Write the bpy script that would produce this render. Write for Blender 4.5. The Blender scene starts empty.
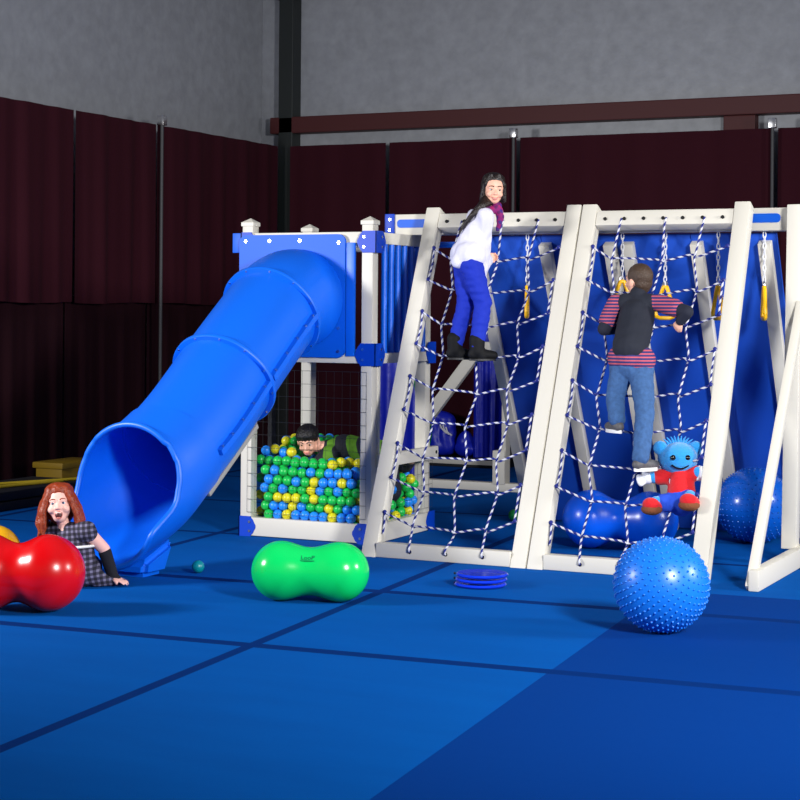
import bpy, bmesh, math, random
from mathutils import Vector, Matrix, noise
random.seed(7)
V = Vector
sc = bpy.context.scene
COL = sc.collection
PI = math.pi

# ------------------------------------------------------------------ camera model (world x = along the play set, y = depth, z = up)
F, HZ, CH, TH, ROLL = 1750, 310, 1.5, math.radians(25.5), .008
EU = (math.cos(TH), -math.sin(TH)); EV = (math.sin(TH), math.cos(TH))
def _r0(px, py):
    dx, dy = px - 400, py - HZ
    return ((dx*math.cos(ROLL) + dy*math.sin(ROLL))/F, 1.0, -(-dx*math.sin(ROLL) + dy*math.cos(ROLL))/F)
_r = _r0(370, 557); _Y = CH / -_r[2]
CAM = V((-_r[0]*_Y*EU[0] - _Y*EU[1], -_r[0]*_Y*EV[0] - _Y*EV[1], CH))
def ray(px, py):
    r = _r0(px, py)
    return V((r[0]*EU[0] + EU[1], r[0]*EV[0] + EV[1], r[2]))
def at(px, py, x=None, y=None, z=None):
    """where the sight line of a photo point meets a plane of the place"""
    d = ray(px, py)
    for i, v in enumerate((x, y, z)):
        if v is not None:
            return CAM + d*((v - CAM[i])/d[i])
def lean(px, py, y0, y1, zt, off=0):
    d = ray(px, py); k = (y1 - y0)/zt
    return CAM + d*((y0 + off + k*CAM.z - CAM.y)/(d.y - k*d.z))
def net(px, py, off=0): return lean(px, py, .03, .96, 2.18, off)

# ------------------------------------------------------------------ materials
def mat(name, col, rough=.5, metal=0, bump=None, var=None, sheen=0, spec=.5, coat=0):
    m = bpy.data.materials.new(name); m.use_nodes = True
    nt = m.node_tree; b = nt.nodes['Principled BSDF']
    b.inputs['Base Color'].default_value = (*col, 1)
    b.inputs['Roughness'].default_value = rough
    b.inputs['Metallic'].default_value = metal
    b.inputs['Specular IOR Level'].default_value = spec
    b.inputs['Coat Weight'].default_value = coat
    if sheen: b.inputs['Sheen Weight'].default_value = sheen
    if bump or var:
        tc = nt.nodes.new('ShaderNodeTexCoord')
        n = nt.nodes.new('ShaderNodeTexNoise'); n.inputs['Scale'].default_value = (bump or var)[0]
        n.inputs['Detail'].default_value = 4
        nt.links.new(tc.outputs['Object'], n.inputs['Vector'])
        if bump:
            bp = nt.nodes.new('ShaderNodeBump'); bp.inputs['Strength'].default_value = bump[1]
            bp.inputs['Distance'].default_value = .01
            nt.links.new(n.outputs['Fac'], bp.inputs['Height']); nt.links.new(bp.outputs['Normal'], b.inputs['Normal'])
        if var:
            mx = nt.nodes.new('ShaderNodeMix'); mx.data_type = 'RGBA'
            k = var[1]
            mx.inputs['A'].default_value = tuple(c*(1 - k) for c in col) + (1,)
            mx.inputs['B'].default_value = tuple(min(1, c*(1 + k)) for c in col) + (1,)
            nt.links.new(n.outputs['Fac'], mx.inputs['Factor']); nt.links.new(mx.outputs['Result'], b.inputs['Base Color'])
    return m
def srgb(r, g, b):
    f = lambda c: (c/12.92 if c <= .04045 else ((c + .055)/1.055)**2.4)
    return (f(r/255), f(g/255), f(b/255))

def wave_mat(name, cols, coord, scale, rough=.7, width=.5, diag=None):
    """two-colour stripes: coord is 'x','y','z' of the object, or 'uv' for a rope's twist"""
    m = bpy.data.materials.new(name); m.use_nodes = True
    nt = m.node_tree; b = nt.nodes['Principled BSDF']; b.inputs['Roughness'].default_value = rough
    tc = nt.nodes.new('ShaderNodeTexCoord'); sp = nt.nodes.new('ShaderNodeSeparateXYZ')
    nt.links.new(tc.outputs['UV' if coord == 'uv' else 'Object'], sp.inputs[0])
    mul = nt.nodes.new('ShaderNodeMath'); mul.operation = 'MULTIPLY'; mul.inputs[1].default_value = scale
    nt.links.new(sp.outputs['Y' if coord == 'uv' else coord.upper()], mul.inputs[0])
    last = mul
    if diag is not None:
        m2 = nt.nodes.new('ShaderNodeMath'); m2.operation = 'MULTIPLY'; m2.inputs[1].default_value = diag[1]
        nt.links.new(sp.outputs[diag[0].upper()], m2.inputs[0])
        ad = nt.nodes.new('ShaderNodeMath'); ad.operation = 'ADD'
        nt.links.new(mul.outputs[0], ad.inputs[0]); nt.links.new(m2.outputs[0], ad.inputs[1]); last = ad
    fr = nt.nodes.new('ShaderNodeMath'); fr.operation = 'FRACT'; nt.links.new(last.outputs[0], fr.inputs[0])
    gt = nt.nodes.new('ShaderNodeMath'); gt.operation = 'GREATER_THAN'; gt.inputs[1].default_value = width
    nt.links.new(fr.outputs[0], gt.inputs[0])
    mx = nt.nodes.new('ShaderNodeMix'); mx.data_type = 'RGBA'
    mx.inputs['A'].default_value = (*cols[0], 1); mx.inputs['B'].default_value = (*cols[1], 1)
    nt.links.new(gt.outputs[0], mx.inputs['Factor']); nt.links.new(mx.outputs['Result'], b.inputs['Base Color'])
    return m

M = {}
M['white'] = mat('white_vinyl', srgb(212, 207, 194), .5)
M['blue'] = mat('blue_plastic', srgb(0, 98, 224), .42, bump=(220, .03))
M['blue_board'] = mat('blue_board', srgb(0, 92, 214), .5, spec=.3)
M['blue_dark'] = mat('blue_bracket', srgb(0, 62, 186), .45, spec=.3)
M['steel'] = mat('steel', (.6, .6, .62), .25, 1)
M['black'] = mat('black', (.006, .006, .008), .5)
M['hole'] = mat('hole_black', (.004, .004, .004), .8)
M['mesh'] = mat('black_mesh', (.02, .02, .022), .35)
M['yellow'] = mat('yellow_plastic', srgb(250, 190, 10), .35)
M['chain'] = mat('coated_chain', srgb(225, 225, 228), .3)
M['rope'] = wave_mat('twisted_rope', (srgb(18, 32, 120), srgb(200, 200, 208)), 'uv', 19, .8, .5, ('x', 1.0))
M['skin'] = mat('skin', srgb(236, 178, 152), .5)
M['skin_pale'] = mat('pale_skin', srgb(246, 190, 176), .5)
M['red'] = mat('red_vinyl', srgb(214, 6, 12), .24)
M['green'] = mat('green_vinyl', srgb(10, 205, 96), .2)
M['ball_blue'] = mat('blue_vinyl', srgb(20, 114, 222), .33)
M['pea_blue'] = mat('blue_peanut_vinyl', srgb(4, 86, 220), .27)
M['ball_yellow'] = mat('yellow_vinyl', srgb(245, 180, 20), .25)

# ------------------------------------------------------------------ helpers
def props(o, label=None, cat=None, group=None, kind=None):
    if label: o['label'] = label
    if cat: o['category'] = cat
    if group: o['group'] = group
    if kind: o['kind'] = kind
    return o
def root(name, loc, label, cat, group=None):
    o = bpy.data.objects.new(name, None); o.empty_display_size = .1
    COL.objects.link(o); o.location = loc
    return props(o, label, cat, group)
def base_of(o):
    while o.parent: o = o.parent
    return o
def link(name, me, parent=None, loc=None):
    """me is in world coordinates; it is moved into its thing's frame"""
    o = bpy.data.objects.new(name, me); COL.objects.link(o)
    off = V(base_of(parent).location) if parent else (V(loc) if loc is not None else V((0, 0, 0)))
    me.transform(Matrix.Translation(-off))
    if parent: o.parent = parent
    else: o.location = off
    return o
def finish(bm, mats, smooth=True, ang=40):
    bmesh.ops.remove_doubles(bm, verts=bm.verts, dist=1e-6)
    bm.normal_update()
    for f in bm.faces: f.smooth = smooth
    if smooth:
        a = math.radians(ang)
        for e in bm.edges:
            if len(e.link_faces) == 2 and e.calc_face_angle(0) > a: e.smooth = False
    me = bpy.data.meshes.new('m'); bm.to_mesh(me); bm.free()
    for m in (mats if isinstance(mats, (list, tuple)) else [mats]): me.materials.append(m)
    return me
def obj(name, bm, mats, parent=None, loc=None, smooth=True, ang=40):
    return link(name, finish(bm, mats, smooth, ang), parent, loc)
def merge(bm, b2, mi=None):
    vm = {}
    for v in b2.verts: vm[v] = bm.verts.new(v.co)
    for f in b2.faces:
        try: nf = bm.faces.new([vm[v] for v in f.verts]); nf.material_index = f.material_index if mi is None else mi
        except ValueError: pass
    b2.free()
def box(bm, c, s, R=None, bev=.006, mi=0):
    b = bmesh.new(); bmesh.ops.create_cube(b, size=1)
    for v in b.verts: v.co = V((v.co.x*s[0], v.co.y*s[1], v.co.z*s[2]))
    if bev: bmesh.ops.bevel(b, geom=list(b.edges), offset=min(bev, min(s)*.3), segments=2, affect='EDGES', profile=.6)
    for v in b.verts: v.co = (R @ v.co if R else v.co) + V(c)
    merge(bm, b, mi)
def bb(bm, a, b, bev=.006, mi=0):
    a, b = V(a), V(b)
    box(bm, (a + b)/2, [abs(x) for x in (b - a)], None, bev, mi)
def frame_axes(d, up=V((0, 0, 1))):
    d = V(d).normalized(); s = d.cross(up)
    if s.length < 1e-4: s = d.cross(V((0, 1, 0)))
    s.normalize(); u = s.cross(d)
    return Matrix((s, u, d)).transposed()
def bar(bm, p0, p1, w, h, up=V((0, 0, 1)), bev=.006, mi=0):
    p0, p1 = V(p0), V(p1)
    box(bm, (p0 + p1)/2, (w, h, (p1 - p0).length), frame_axes(p1 - p0, up), bev, mi)
def prism(bm, poly, d, mi=0):
    """poly: world points of one face; d: thickness vector"""
    d = V(d); a = [bm.verts.new(V(p)) for p in poly]; b = [bm.verts.new(V(p) + d) for p in poly]
    n = len(poly)
    fs = [bm.faces.new(a), bm.faces.new(b[::-1])]
    for i in range(n): fs.append(bm.faces.new((a[i], b[i], b[(i + 1) % n], a[(i + 1) % n])))
    for f in fs: f.material_index = mi
    bmesh.ops.recalc_face_normals(bm, faces=fs)
def smooth_path(pts, k=6):
    pts = [V(p) for p in pts]; out = []
    for i in range(len(pts) - 1):
        p0 = pts[max(i - 1, 0)]; p1 = pts[i]; p2 = pts[i + 1]; p3 = pts[min(i + 2, len(pts) - 1)]
        for j in range(k):
            t = j/k
            out.append(.5*((2*p1) + (p2 - p0)*t + (2*p0 - 5*p1 + 4*p2 - p3)*t*t + (3*p1 - p0 - 3*p2 + p3)*t**3))
    out.append(pts[-1]); return out
def tube(bm, pts, r, seg=8, mi=0, caps=True, uvl=None, closed=False):
    pts = [V(p) for p in pts]; n = len(pts); rings = []
    ref = V((.31, .2, .93)); L = 0
    lens = []
    for i, p in enumerate(pts):
        if i: L += (p - pts[i - 1]).length
        lens.append(L)
        a = pts[(i - 1) % n] if closed else pts[max(i - 1, 0)]
        b = pts[(i + 1) % n] if closed else pts[min(i + 1, n - 1)]
        d = (b - a).normalized(); s = d.cross(ref)
        if s.length < .05: s = d.cross(V((1, 0, 0)))
        s.normalize(); ref = s.cross(d)
        rr = r(i/(n - 1)) if callable(r) else r
        rings.append([bm.verts.new(p + (s*math.cos(2*PI*k/seg) + ref*math.sin(2*PI*k/seg))*rr) for k in range(seg)])
    for i in range(n if closed else n - 1):
        for k in range(seg):
            j = (i + 1) % n; k2 = (k + 1) % seg
            f = bm.faces.new((rings[i][k], rings[i][k2], rings[j][k2], rings[j][k])); f.material_index = mi
            if uvl is not None:
                for lp, (uu, vv) in zip(f.loops, ((k, i), (k + 1, i), (k + 1, j), (k, j))):
                    lp[uvl].uv = (uu/seg, lens[vv])
    if caps and not closed:
        f = bm.faces.new(rings[0][::-1]); f.material_index = mi
        f = bm.faces.new(rings[-1]); f.material_index = mi
def rope(name, pts, parent, r=.0068, seg=7, k=6, extra=None):
    bm = bmesh.new(); uvl = bm.loops.layers.uv.new('UVMap')
    tube(bm, smooth_path(pts, k), r, seg, uvl=uvl)
    if extra:
        for c, rr in extra: ball(bm, c, rr, 8, 6)
    return obj(name, bm, M['rope'], parent, ang=80)
def ball(bm, c, r, u=24, v=14, R=None, mi=0):
    b = bmesh.new(); bmesh.ops.create_uvsphere(b, u_segments=u, v_segments=v, radius=1)
    rr = r if isinstance(r, (tuple, list)) else (r, r, r)
    for w in b.verts:
        p = V((w.co.x*rr[0], w.co.y*rr[1], w.co.z*rr[2])); w.co = (R @ p if R else p) + V(c)
    merge(bm, b, mi)
def lathe(bm, prof, c, R=None, seg=32, mi=0):
    """prof: (radius, height) along the local z axis"""
    rings = []
    for r, h in prof:
        if r < 1e-5: rings.append([bm.verts.new((R @ V((0, 0, h)) if R else V((0, 0, h))) + V(c))])
        else:
            rings.append([bm.verts.new((R @ V((r*math.cos(2*PI*k/seg), r*math.sin(2*PI*k/seg), h)) if R else V((r*math.cos(2*PI*k/seg), r*math.sin(2*PI*k/seg), h))) + V(c)) for k in range(seg)])
    for a, b in zip(rings, rings[1:]):
        for k in range(seg):
            k2 = (k + 1) % seg
            vs = [a[0]] if len(a) == 1 else [a[k], a[k2]]
            vs += [b[0]] if len(b) == 1 else [b[k2], b[k]]
            f = bm.faces.new(vs); f.material_index = mi
def discs(name, items, m, parent, r, seg=10):
    """each small round piece is a part of its own"""
    for a, b in items:
        bm = bmesh.new(); tube(bm, [a, b], r, seg); obj(name, bm, m, parent)
def cyl(bm, p0, p1, r, seg=16, mi=0): tube(bm, [p0, p1], r, seg, mi)
def blob(name, prims, mats, parent, voxel=.005, smooth=4, after=None, disp=None):
    """one continuous skin over round cones and ellipsoids"""
    bm = bmesh.new()
    for p in prims:
        if p[0] == 'c':
            _, a, b, ra, rb = p; a, b = V(a), V(b)
            if (b - a).length < 1e-5: ball(bm, a, ra, 16, 10); continue
            ball(bm, a, ra, 18, 12); ball(bm, b, rb, 18, 12)
            t = bmesh.new(); bmesh.ops.create_cone(t, cap_ends=True, segments=20, radius1=ra, radius2=rb, depth=(b - a).length)
            R = frame_axes(b - a)
            for v in t.verts: v.co = R @ v.co + (a + b)/2
            merge(bm, t)
        else:
            _, c, r, R = p; ball(bm, c, r, 26, 18, R)
    me = bpy.data.meshes.new('t'); bm.to_mesh(me); bm.free()
    o = bpy.data.objects.new('t', me); COL.objects.link(o)
    md = o.modifiers.new('r', 'REMESH'); md.mode = 'VOXEL'; md.voxel_size = voxel; md.use_smooth_shade = True
    sm = o.modifiers.new('s', 'SMOOTH'); sm.iterations = smooth; sm.factor = .5
    dg = bpy.context.evaluated_depsgraph_get()
    m2 = bpy.data.meshes.new_from_object(o.evaluated_get(dg))
    bpy.data.objects.remove(o); bpy.data.meshes.remove(me)
    if disp or after:
        b2 = bmesh.new(); b2.from_mesh(m2); b2.normal_update()
        if disp:
            for v in b2.verts: v.co += v.normal*disp(v.co)
        if after: after(b2)
        b2.to_mesh(m2); b2.free()
    m2.materials.clear()
    for m in (mats if isinstance(mats, (list, tuple)) else [mats]): m2.materials.append(m)
    for p in m2.polygons: p.use_smooth = True
    return link(name, m2, parent)
def chain(pts, rads): return [('c', pts[i], pts[i + 1], rads[i], rads[i + 1]) for i in range(len(pts) - 1)]

# ------------------------------------------------------------------ the setting
def floor_mat():
    """blue carpeted gym mats: seams between the rolls, and rolls whose pile lies the other way and looks darker"""
    m = bpy.data.materials.new('blue_carpet_mat'); m.use_nodes = True
    nt = m.node_tree; b = nt.nodes['Principled BSDF']; b.inputs['Roughness'].default_value = 1
    b.inputs['Specular IOR Level'].default_value = .04
    L = nt.links.new
    tc = nt.nodes.new('ShaderNodeTexCoord'); sp = nt.nodes.new('ShaderNodeSeparateXYZ'); L(tc.outputs['Object'], sp.inputs[0])
    def math_(op, a, c=None, d=None):
        n = nt.nodes.new('ShaderNodeMath'); n.operation = op
        for i, v in enumerate((a, c, d)):
            if v is None: continue
            if isinstance(v, (int, float)): n.inputs[i].default_value = v
            else: L(v, n.inputs[i])
        return n.outputs[0]
    X, Y = sp.outputs['X'], sp.outputs['Y']
    def line(c, pos, w):
        return math_('LESS_THAN', math_('ABSOLUTE', math_('SUBTRACT', c, pos)), w)
    Ys = math_('SUBTRACT', Y, math_('MULTIPLY', X, .06))
    Xs = math_('ADD', X, math_('MULTIPLY', Y, .09))
    seams = None
    for s in [line(Ys, -2.79, .045), line(Ys, -1.17, .045), line(Ys, .62, .03), line(Ys, 2.4, .03), line(Ys, 4.2, .03),
              line(Xs, .53, .03), line(Xs, -1.35, .03), line(Xs, -3.2, .03)]:
        seams = s if seams is None else math_('MAXIMUM', seams, s)
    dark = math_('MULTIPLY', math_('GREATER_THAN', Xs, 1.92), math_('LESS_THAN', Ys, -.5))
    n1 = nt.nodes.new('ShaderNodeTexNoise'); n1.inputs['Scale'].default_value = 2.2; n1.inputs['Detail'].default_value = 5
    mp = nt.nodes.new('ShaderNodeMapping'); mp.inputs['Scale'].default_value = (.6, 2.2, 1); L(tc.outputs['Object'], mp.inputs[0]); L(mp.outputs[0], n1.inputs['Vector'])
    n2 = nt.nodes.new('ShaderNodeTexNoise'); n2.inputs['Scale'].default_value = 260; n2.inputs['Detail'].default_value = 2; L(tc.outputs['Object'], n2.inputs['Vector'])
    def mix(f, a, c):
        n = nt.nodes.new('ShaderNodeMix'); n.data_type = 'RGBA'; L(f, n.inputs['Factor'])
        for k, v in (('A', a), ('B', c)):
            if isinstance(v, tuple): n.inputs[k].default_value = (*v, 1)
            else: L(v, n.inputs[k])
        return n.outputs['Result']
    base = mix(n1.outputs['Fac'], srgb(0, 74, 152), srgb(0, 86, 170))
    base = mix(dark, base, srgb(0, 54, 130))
    base = mix(seams, base, srgb(0, 42, 106))
    L(base, b.inputs['Base Color'])
    bp = nt.nodes.new('ShaderNodeBump'); bp.inputs['Strength'].default_value = .25; bp.inputs['Distance'].default_value = .004
    hsum = math_('SUBTRACT', math_('ADD', n2.outputs['Fac'], math_('MULTIPLY', n1.outputs['Fac'], 3.0)), math_('MULTIPLY', seams, 1.5))
    L(hsum, bp.inputs['Height']); L(bp.outputs['Normal'], b.inputs['Normal'])
    return m
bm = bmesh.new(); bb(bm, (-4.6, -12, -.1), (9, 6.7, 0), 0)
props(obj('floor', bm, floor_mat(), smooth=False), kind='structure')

def insulation_mat():
    m = mat('foil_faced_insulation', (.3, .31, .34), .45, bump=(9, .5), var=(3.5, .25))
    return m
M['insul'] = insulation_mat()
M['steel_red'] = mat('red_oxide_steel', srgb(70, 14, 16), .6)
M['steel_dark'] = mat('dark_steel', srgb(24, 30, 30), .5)
bm = bmesh.new(); bb(bm, (-4.6, 6.6, 0), (9, 6.75, 5.6), 0)
props(obj('wall_back', bm, M['insul'], smooth=False), kind='structure')
bm = bmesh.new(); bb(bm, (-4.75, -12, 0), (-4.6, 6.75, 5.6), 0)
props(obj('wall_left', bm, M['insul'], smooth=False), kind='structure')
bm = bmesh.new(); bb(bm, (-4.75, -12, 5.6), (9, 6.75, 5.7), 0)
props(obj('ceiling', bm, M['insul'], smooth=False), kind='structure')
bm = bmesh.new(); bb(bm, (-4.4, 6.42, 3.33), (9, 6.6, 3.5), .01); bb(bm, (-4.4, 6.44, 4.75), (9, 6.6, 4.9), .01)
props(obj('trim_1', bm, M['steel_red'], smooth=False), kind='structure')
bm = bmesh.new(); bb(bm, (-4.3, 6.42, 0), (-4.13, 6.6, 5.6), .01)
props(obj('trim_2', bm, M['steel_dark'], smooth=False), kind='structure')
bm = bmesh.new(); bb(bm, (.42, 6.46, 2.9), (.72, 6.6, 3.33), .01)
props(obj('trim_3', bm, M['steel_red'], smooth=False), kind='structure')

# drapes: pleated curtain panels hanging from a pipe
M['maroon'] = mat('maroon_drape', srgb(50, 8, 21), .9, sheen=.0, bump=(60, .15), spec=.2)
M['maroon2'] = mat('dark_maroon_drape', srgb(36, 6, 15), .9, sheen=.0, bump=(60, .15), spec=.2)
def drape(a, b, z0, z1, nrm, label, seed, m='maroon', amp=.035, freq=16, group=None):
    """a hanging cloth between floor-plan points a and b"""
    rnd = random.Random(seed); a, b = V(a), V(b); L = (b - a).length
    n = max(24, int(L*46)); rows = 10; bm = bmesh.new(); g = []
    ph = [rnd.uniform(0, 6.28) for _ in range(5)]
    for j in range(rows + 1):
        t = j/rows; row = []
        for i in range(n + 1):
            s = i/n; x = s*L
            w = (math.sin(x*freq + ph[0] + .5*math.sin(x*3.1 + ph[1]))*.5 + .3*math.sin(x*freq*.43 + ph[2]) + .25*math.sin(x*freq*1.9 + ph[3]))
            k = .35 + .65*t
            edge = min(1, min(s, 1 - s)*L/.08)
            off = amp*w*k*(.4 + .6*edge)
            p = a.lerp(b, s) + V(nrm)*off
            row.append(bm.verts.new((p.x, p.y, z1 + (z0 - z1)*t + .008*math.sin(x*5 + ph[4])*(t > .99))))
        g.append(row)
    for j in range(rows):
        for i in range(n):
            bm.faces.new((g[j][i], g[j][i + 1], g[j + 1][i + 1], g[j + 1][i]))
    r = bmesh.ops.solidify(bm, geom=list(bm.faces), thickness=.006)
    bmesh.ops.recalc_face_normals(bm, faces=bm.faces)
    return props(obj('drape', bm, M[m], None, (a + b)/2 + V((0, 0, z0)), ang=80), label, 'curtain', group)
XL, YB = -4.2, 6.3
LE = [-1.5, 2.74, 3.99, 6.26]
LU = ['maroon upper drape at far left edge, above the yellow box', 'narrow maroon upper drape between dark seam and grey pole on left wall', 'maroon upper drape on left wall running from pole to dark corner']
LD = ['dark maroon lower drape at far left edge behind yellow box', 'dark maroon lower drape on left wall directly behind the slide mouth', 'dark maroon lower drape on left wall behind upper slide tube']
for i in range(3):
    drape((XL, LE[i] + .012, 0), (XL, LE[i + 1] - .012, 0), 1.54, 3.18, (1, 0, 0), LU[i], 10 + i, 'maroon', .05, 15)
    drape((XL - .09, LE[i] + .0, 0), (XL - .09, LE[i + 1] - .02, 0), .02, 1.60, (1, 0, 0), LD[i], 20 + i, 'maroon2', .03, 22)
BE = [-4.1, -2.96, -1.55, .96, 4.6]
BL = ['maroon drape right of the dark corner, behind the tower', 'maroon drape behind the climbing girl, left of the grey pole',
      'wide maroon drape behind the top beam and climbing boy', 'maroon drape at far right edge behind end post']
for i in range(4):
    drape((BE[i] + .012, YB, 0), (BE[i + 1] - .03, YB, 0), .02, 3.18, (0, -1, 0), BL[i], 30 + i, 'maroon', .035, 12)
M['pole'] = mat('grey_pole', srgb(74, 74, 76), .6, .3)
def drape_pole(x, y, label):
    t = root('drape_pole', (x, y, 0), label, 'pole', 'drape support poles')
    bm = bmesh.new(); cyl(bm, (x, y, .02), (x, y, 3.24), .016, 12); obj('pole', bm, M['pole'], t)
    bm = bmesh.new(); bb(bm, (x - .05, y - .09, 0), (x + .05, y + .05, .02), .004); obj('base_plate', bm, M['steel_dark'], t)
    bm = bmesh.new(); bb(bm, (x - .035, y - .035, 3.17), (x + .035, y + .035, 3.26), .006); obj('hanger_bracket', bm, M['steel'], t)
drape_pole(XL + .06, 3.99, 'thin grey drape pole on left wall left of the slide')
drape_pole(-1.57, YB - .1, 'grey drape pole between curtains just right of girl')
drape_pole(.945, YB - .1, 'grey drape pole between curtains near right edge')

# things along the left wall
bm = bmesh.new(); bb(bm, (-4.08, 1.9, .0), (-3.72, 2.15, .22), .02)
M['mustard'] = mat('mustard_box', srgb(150, 118, 14), .6)
t = root('storage_box', (-3.9, 2.2, 0), 'mustard yellow storage box on the floor by left drape', 'box')
bm = bmesh.new(); bb(bm, (-4.02, 2.0, 0), (-3.76, 2.5, .235), .015); obj('body', bm, M['mustard'], t)
bm = bmesh.new(); bb(bm, (-4.04, 1.98, .2), (-3.74, 2.52, .25), .012); obj('lid', bm, M['mustard'], t)
M['navy_mat'] = mat('navy_mat', srgb(10, 12, 30), .8)
bm = bmesh.new()
for k in range(2): bb(bm, (-3.98, -.9, .0 + .075*k), (-3.4, 1.9, .07 + .075*k), .025)
props(obj('folded_mat', bm, M['navy_mat'], None, (-3.7, .5, 0)), 'dark navy folded mat lying at far left by drape', 'mat')
M['strap'] = mat('yellow_strap', srgb(205, 175, 30), .6)
for i, (pts, lab) in enumerate([
        ([(-3.86, .7, .16), (-3.7, 1.15, .16), (-3.55, 1.5, .16), (-3.42, 1.86, .158)], 'upper yellow strap lying across the dark folded mat'),
        ([(-3.62, .5, .16), (-3.56, 1.0, .16), (-3.5, 1.35, .16), (-3.46, 1.6, .16)], 'lower yellow strap lying along front of dark mat')]):
    bm = bmesh.new(); tube(bm, smooth_path(pts), .012, 8)
    props(obj('strap', bm, M['strap'], None, pts[0]), lab, 'strap')
bm = bmesh.new(); tube(bm, smooth_path([(-3.36, 1.6, .03), (-3.3, 1.85, .03), (-3.36, 2.1, .03)]), .028, 10)
M['lime'] = mat('lime_foam', srgb(215, 225, 60), .5)
props(obj('foam_handle', bm, M['lime'], None, (-3.36, 1.8, 0)), 'bright lime foam handle on the floor behind red-haired girl', 'handle')
# ------------------------------------------------------------------ tower
FX0, FX1, FY0, FY1 = -1.205, -.22, .49, 1.41      # outer faces of the four posts
PW = .1
tower = root('play_tower', ((FX0 + FX1)/2, (FY0 + FY1)/2, 0), 'white tower with blue panels and netted ball pit beneath platform', 'play tower')
def ogee(x0, x1, z0, z1, k=.02, n=6):
    """plate outline whose x0 end is a bracket-shaped curl"""
    pts = [(x1, z0), (x1, z1)]
    s = 1 if x1 > x0 else -1
    zc = (z0 + z1)/2; hh = (z1 - z0)/2
    prof = [(1.9, 1), (1.7, .86), (1.1, .72), (.8, .55), (.5, .36), (.1, .18), (0, 0)]
    for a, b in prof: pts.append((x0 + s*k*a, zc + hh*b))
    for a, b in prof[-2::-1]: pts.append((x0 + s*k*a, zc - hh*b))
    return pts
PS = .08
for (x, y) in ((FX0, FY0), (FX1 - PW, FY0), (FX0, FY1 - PW), (FX1 - PW, FY1 - PW)):
    bm = bmesh.new(); bb(bm, (x, y, 0), (x + PS, y + PS, 2.05), .008)
    p = obj('post', bm, M['white'], tower)
    bm = bmesh.new(); c = V((x + PS/2, y + PS/2, 2.05)); w = PS/2 + .007
    bb(bm, (c.x - w, c.y - w, 2.045), (c.x + w, c.y + w, 2.072), .004)
    q = [bm.verts.new((c.x + sx*w*.96, c.y + sy*w*.96, 2.071)) for sx, sy in ((-1, -1), (1, -1), (1, 1), (-1, 1))]
    tp = bm.verts.new((c.x, c.y, 2.1))
    for k in range(4): bm.faces.new((q[k], q[(k + 1) % 4], tp))
    obj('post_cap', bm, M['white'], p, smooth=False)
def rail(a, b, name='rail'):
    bm = bmesh.new(); bb(bm, a, b, .006); return obj(name, bm, M['white'], tower)
I = .012
rail((FX0 + PS - .004, FY0 + I, 1.90), (FX1 - PW + .004, FY0 + .07, 2.0), 'top_rail')
rail((FX1 - .085, FY0 + PS - .004, 1.925), (FX1 - I, FY1 - PW + .004, 2.0), 'top_rail')
rail((FX0 + PS - .004, FY1 - .085, 1.90), (FX1 - PW + .004, FY1 - I, 2.0), 'top_rail')
rail((FX0 + I, FY0 + PS - .004, 1.90), (FX0 + .07, FY1 - PW + .004, 2.0), 'top_rail')
for z0, z1, nm in ((1.155, 1.22, 'platform_beam'), (.005, .125, 'base_beam')):
    e = 0.0 if nm == 'platform_beam' else .004
    rail((FX0 + PS - .004, FY0 - e, z0), (FX1 - PW + .004, FY0 + .06, z1), nm)
    rail((FX1 - .06, FY0 + PS - .004, z0), (FX1 + e, FY1 - PW + .004, z1), nm)
    rail((FX0 + PS - .004, FY1 - .06, z0), (FX1 - PW + .004, FY1 + e, z1), nm)
    rail((FX0 - e, FY0 + PS - .004, z0), (FX0 + .06, FY1 - PW + .004, z1), nm)
bm = bmesh.new(); bb(bm, (FX0 + .07, FY0 + .07, 1.19), (FX1 - .07, FY1 - .07, 1.225), .004)
obj('platform_deck', bm, M['blue_board'], tower)
# white frames of the netted pit sides, and the half-height rail on the right side
for xa, xb in ((FX1 - PW - .012, FX1 - PW),):
    bm = bmesh.new(); bb(bm, (xa, FY0 + .02, .125), (xb, FY0 + .06, 1.155), .004); obj('netting_frame', bm, M['white'], tower)
bm = bmesh.new(); bb(bm, (FX1 - .03, FY0 + PW*.6, .485), (FX1 + .014, FY1 + .05, .57), .006)
sr = obj('pit_rail', bm, M['white'], tower)
bm = bmesh.new(); cyl(bm, (FX1 + .012, FY1 + .01, .53), (FX1 + .018, FY1 + .01, .53), .012, 12); obj('bolt', bm, M['steel_dark'], sr)
bm = bmesh.new(); bb(bm, (FX1 - .045, FY0 + PS, .125), (FX1 - .015, FY0 + PS + .035, 1.155), .004); obj('netting_frame', bm, M['white'], tower)
def netting(name, a, u, wid, z0, z1, du, dz, r=.0013):
    bm = bmesh.new(); a, u = V(a), V(u)
    n = round(wid/du); m = round((z1 - z0)/dz)
    for i in range(n + 1): cyl(bm, a + u*(wid*i/n) + V((0, 0, z0)), a + u*(wid*i/n) + V((0, 0, z1)), r*.6, 4)
    for j in range(m + 1): z = z0 + (z1 - z0)*j/m; cyl(bm, a + V((0, 0, z)), a + u*wid + V((0, 0, z)), r, 4)
    return obj(name, bm, M['mesh'], tower)
netting('mesh_panel', (FX0 + .055, FY0 - .006, 0), (1, 0, 0), FX1 - FX0 - .11, .16, 1.1, .0585, .082)
netting('mesh_panel', (FX1 + .006, FY0 + .055, 0), (0, 1, 0), FY1 - FY0 - .09, .16, .475, .0585, .079)
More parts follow.
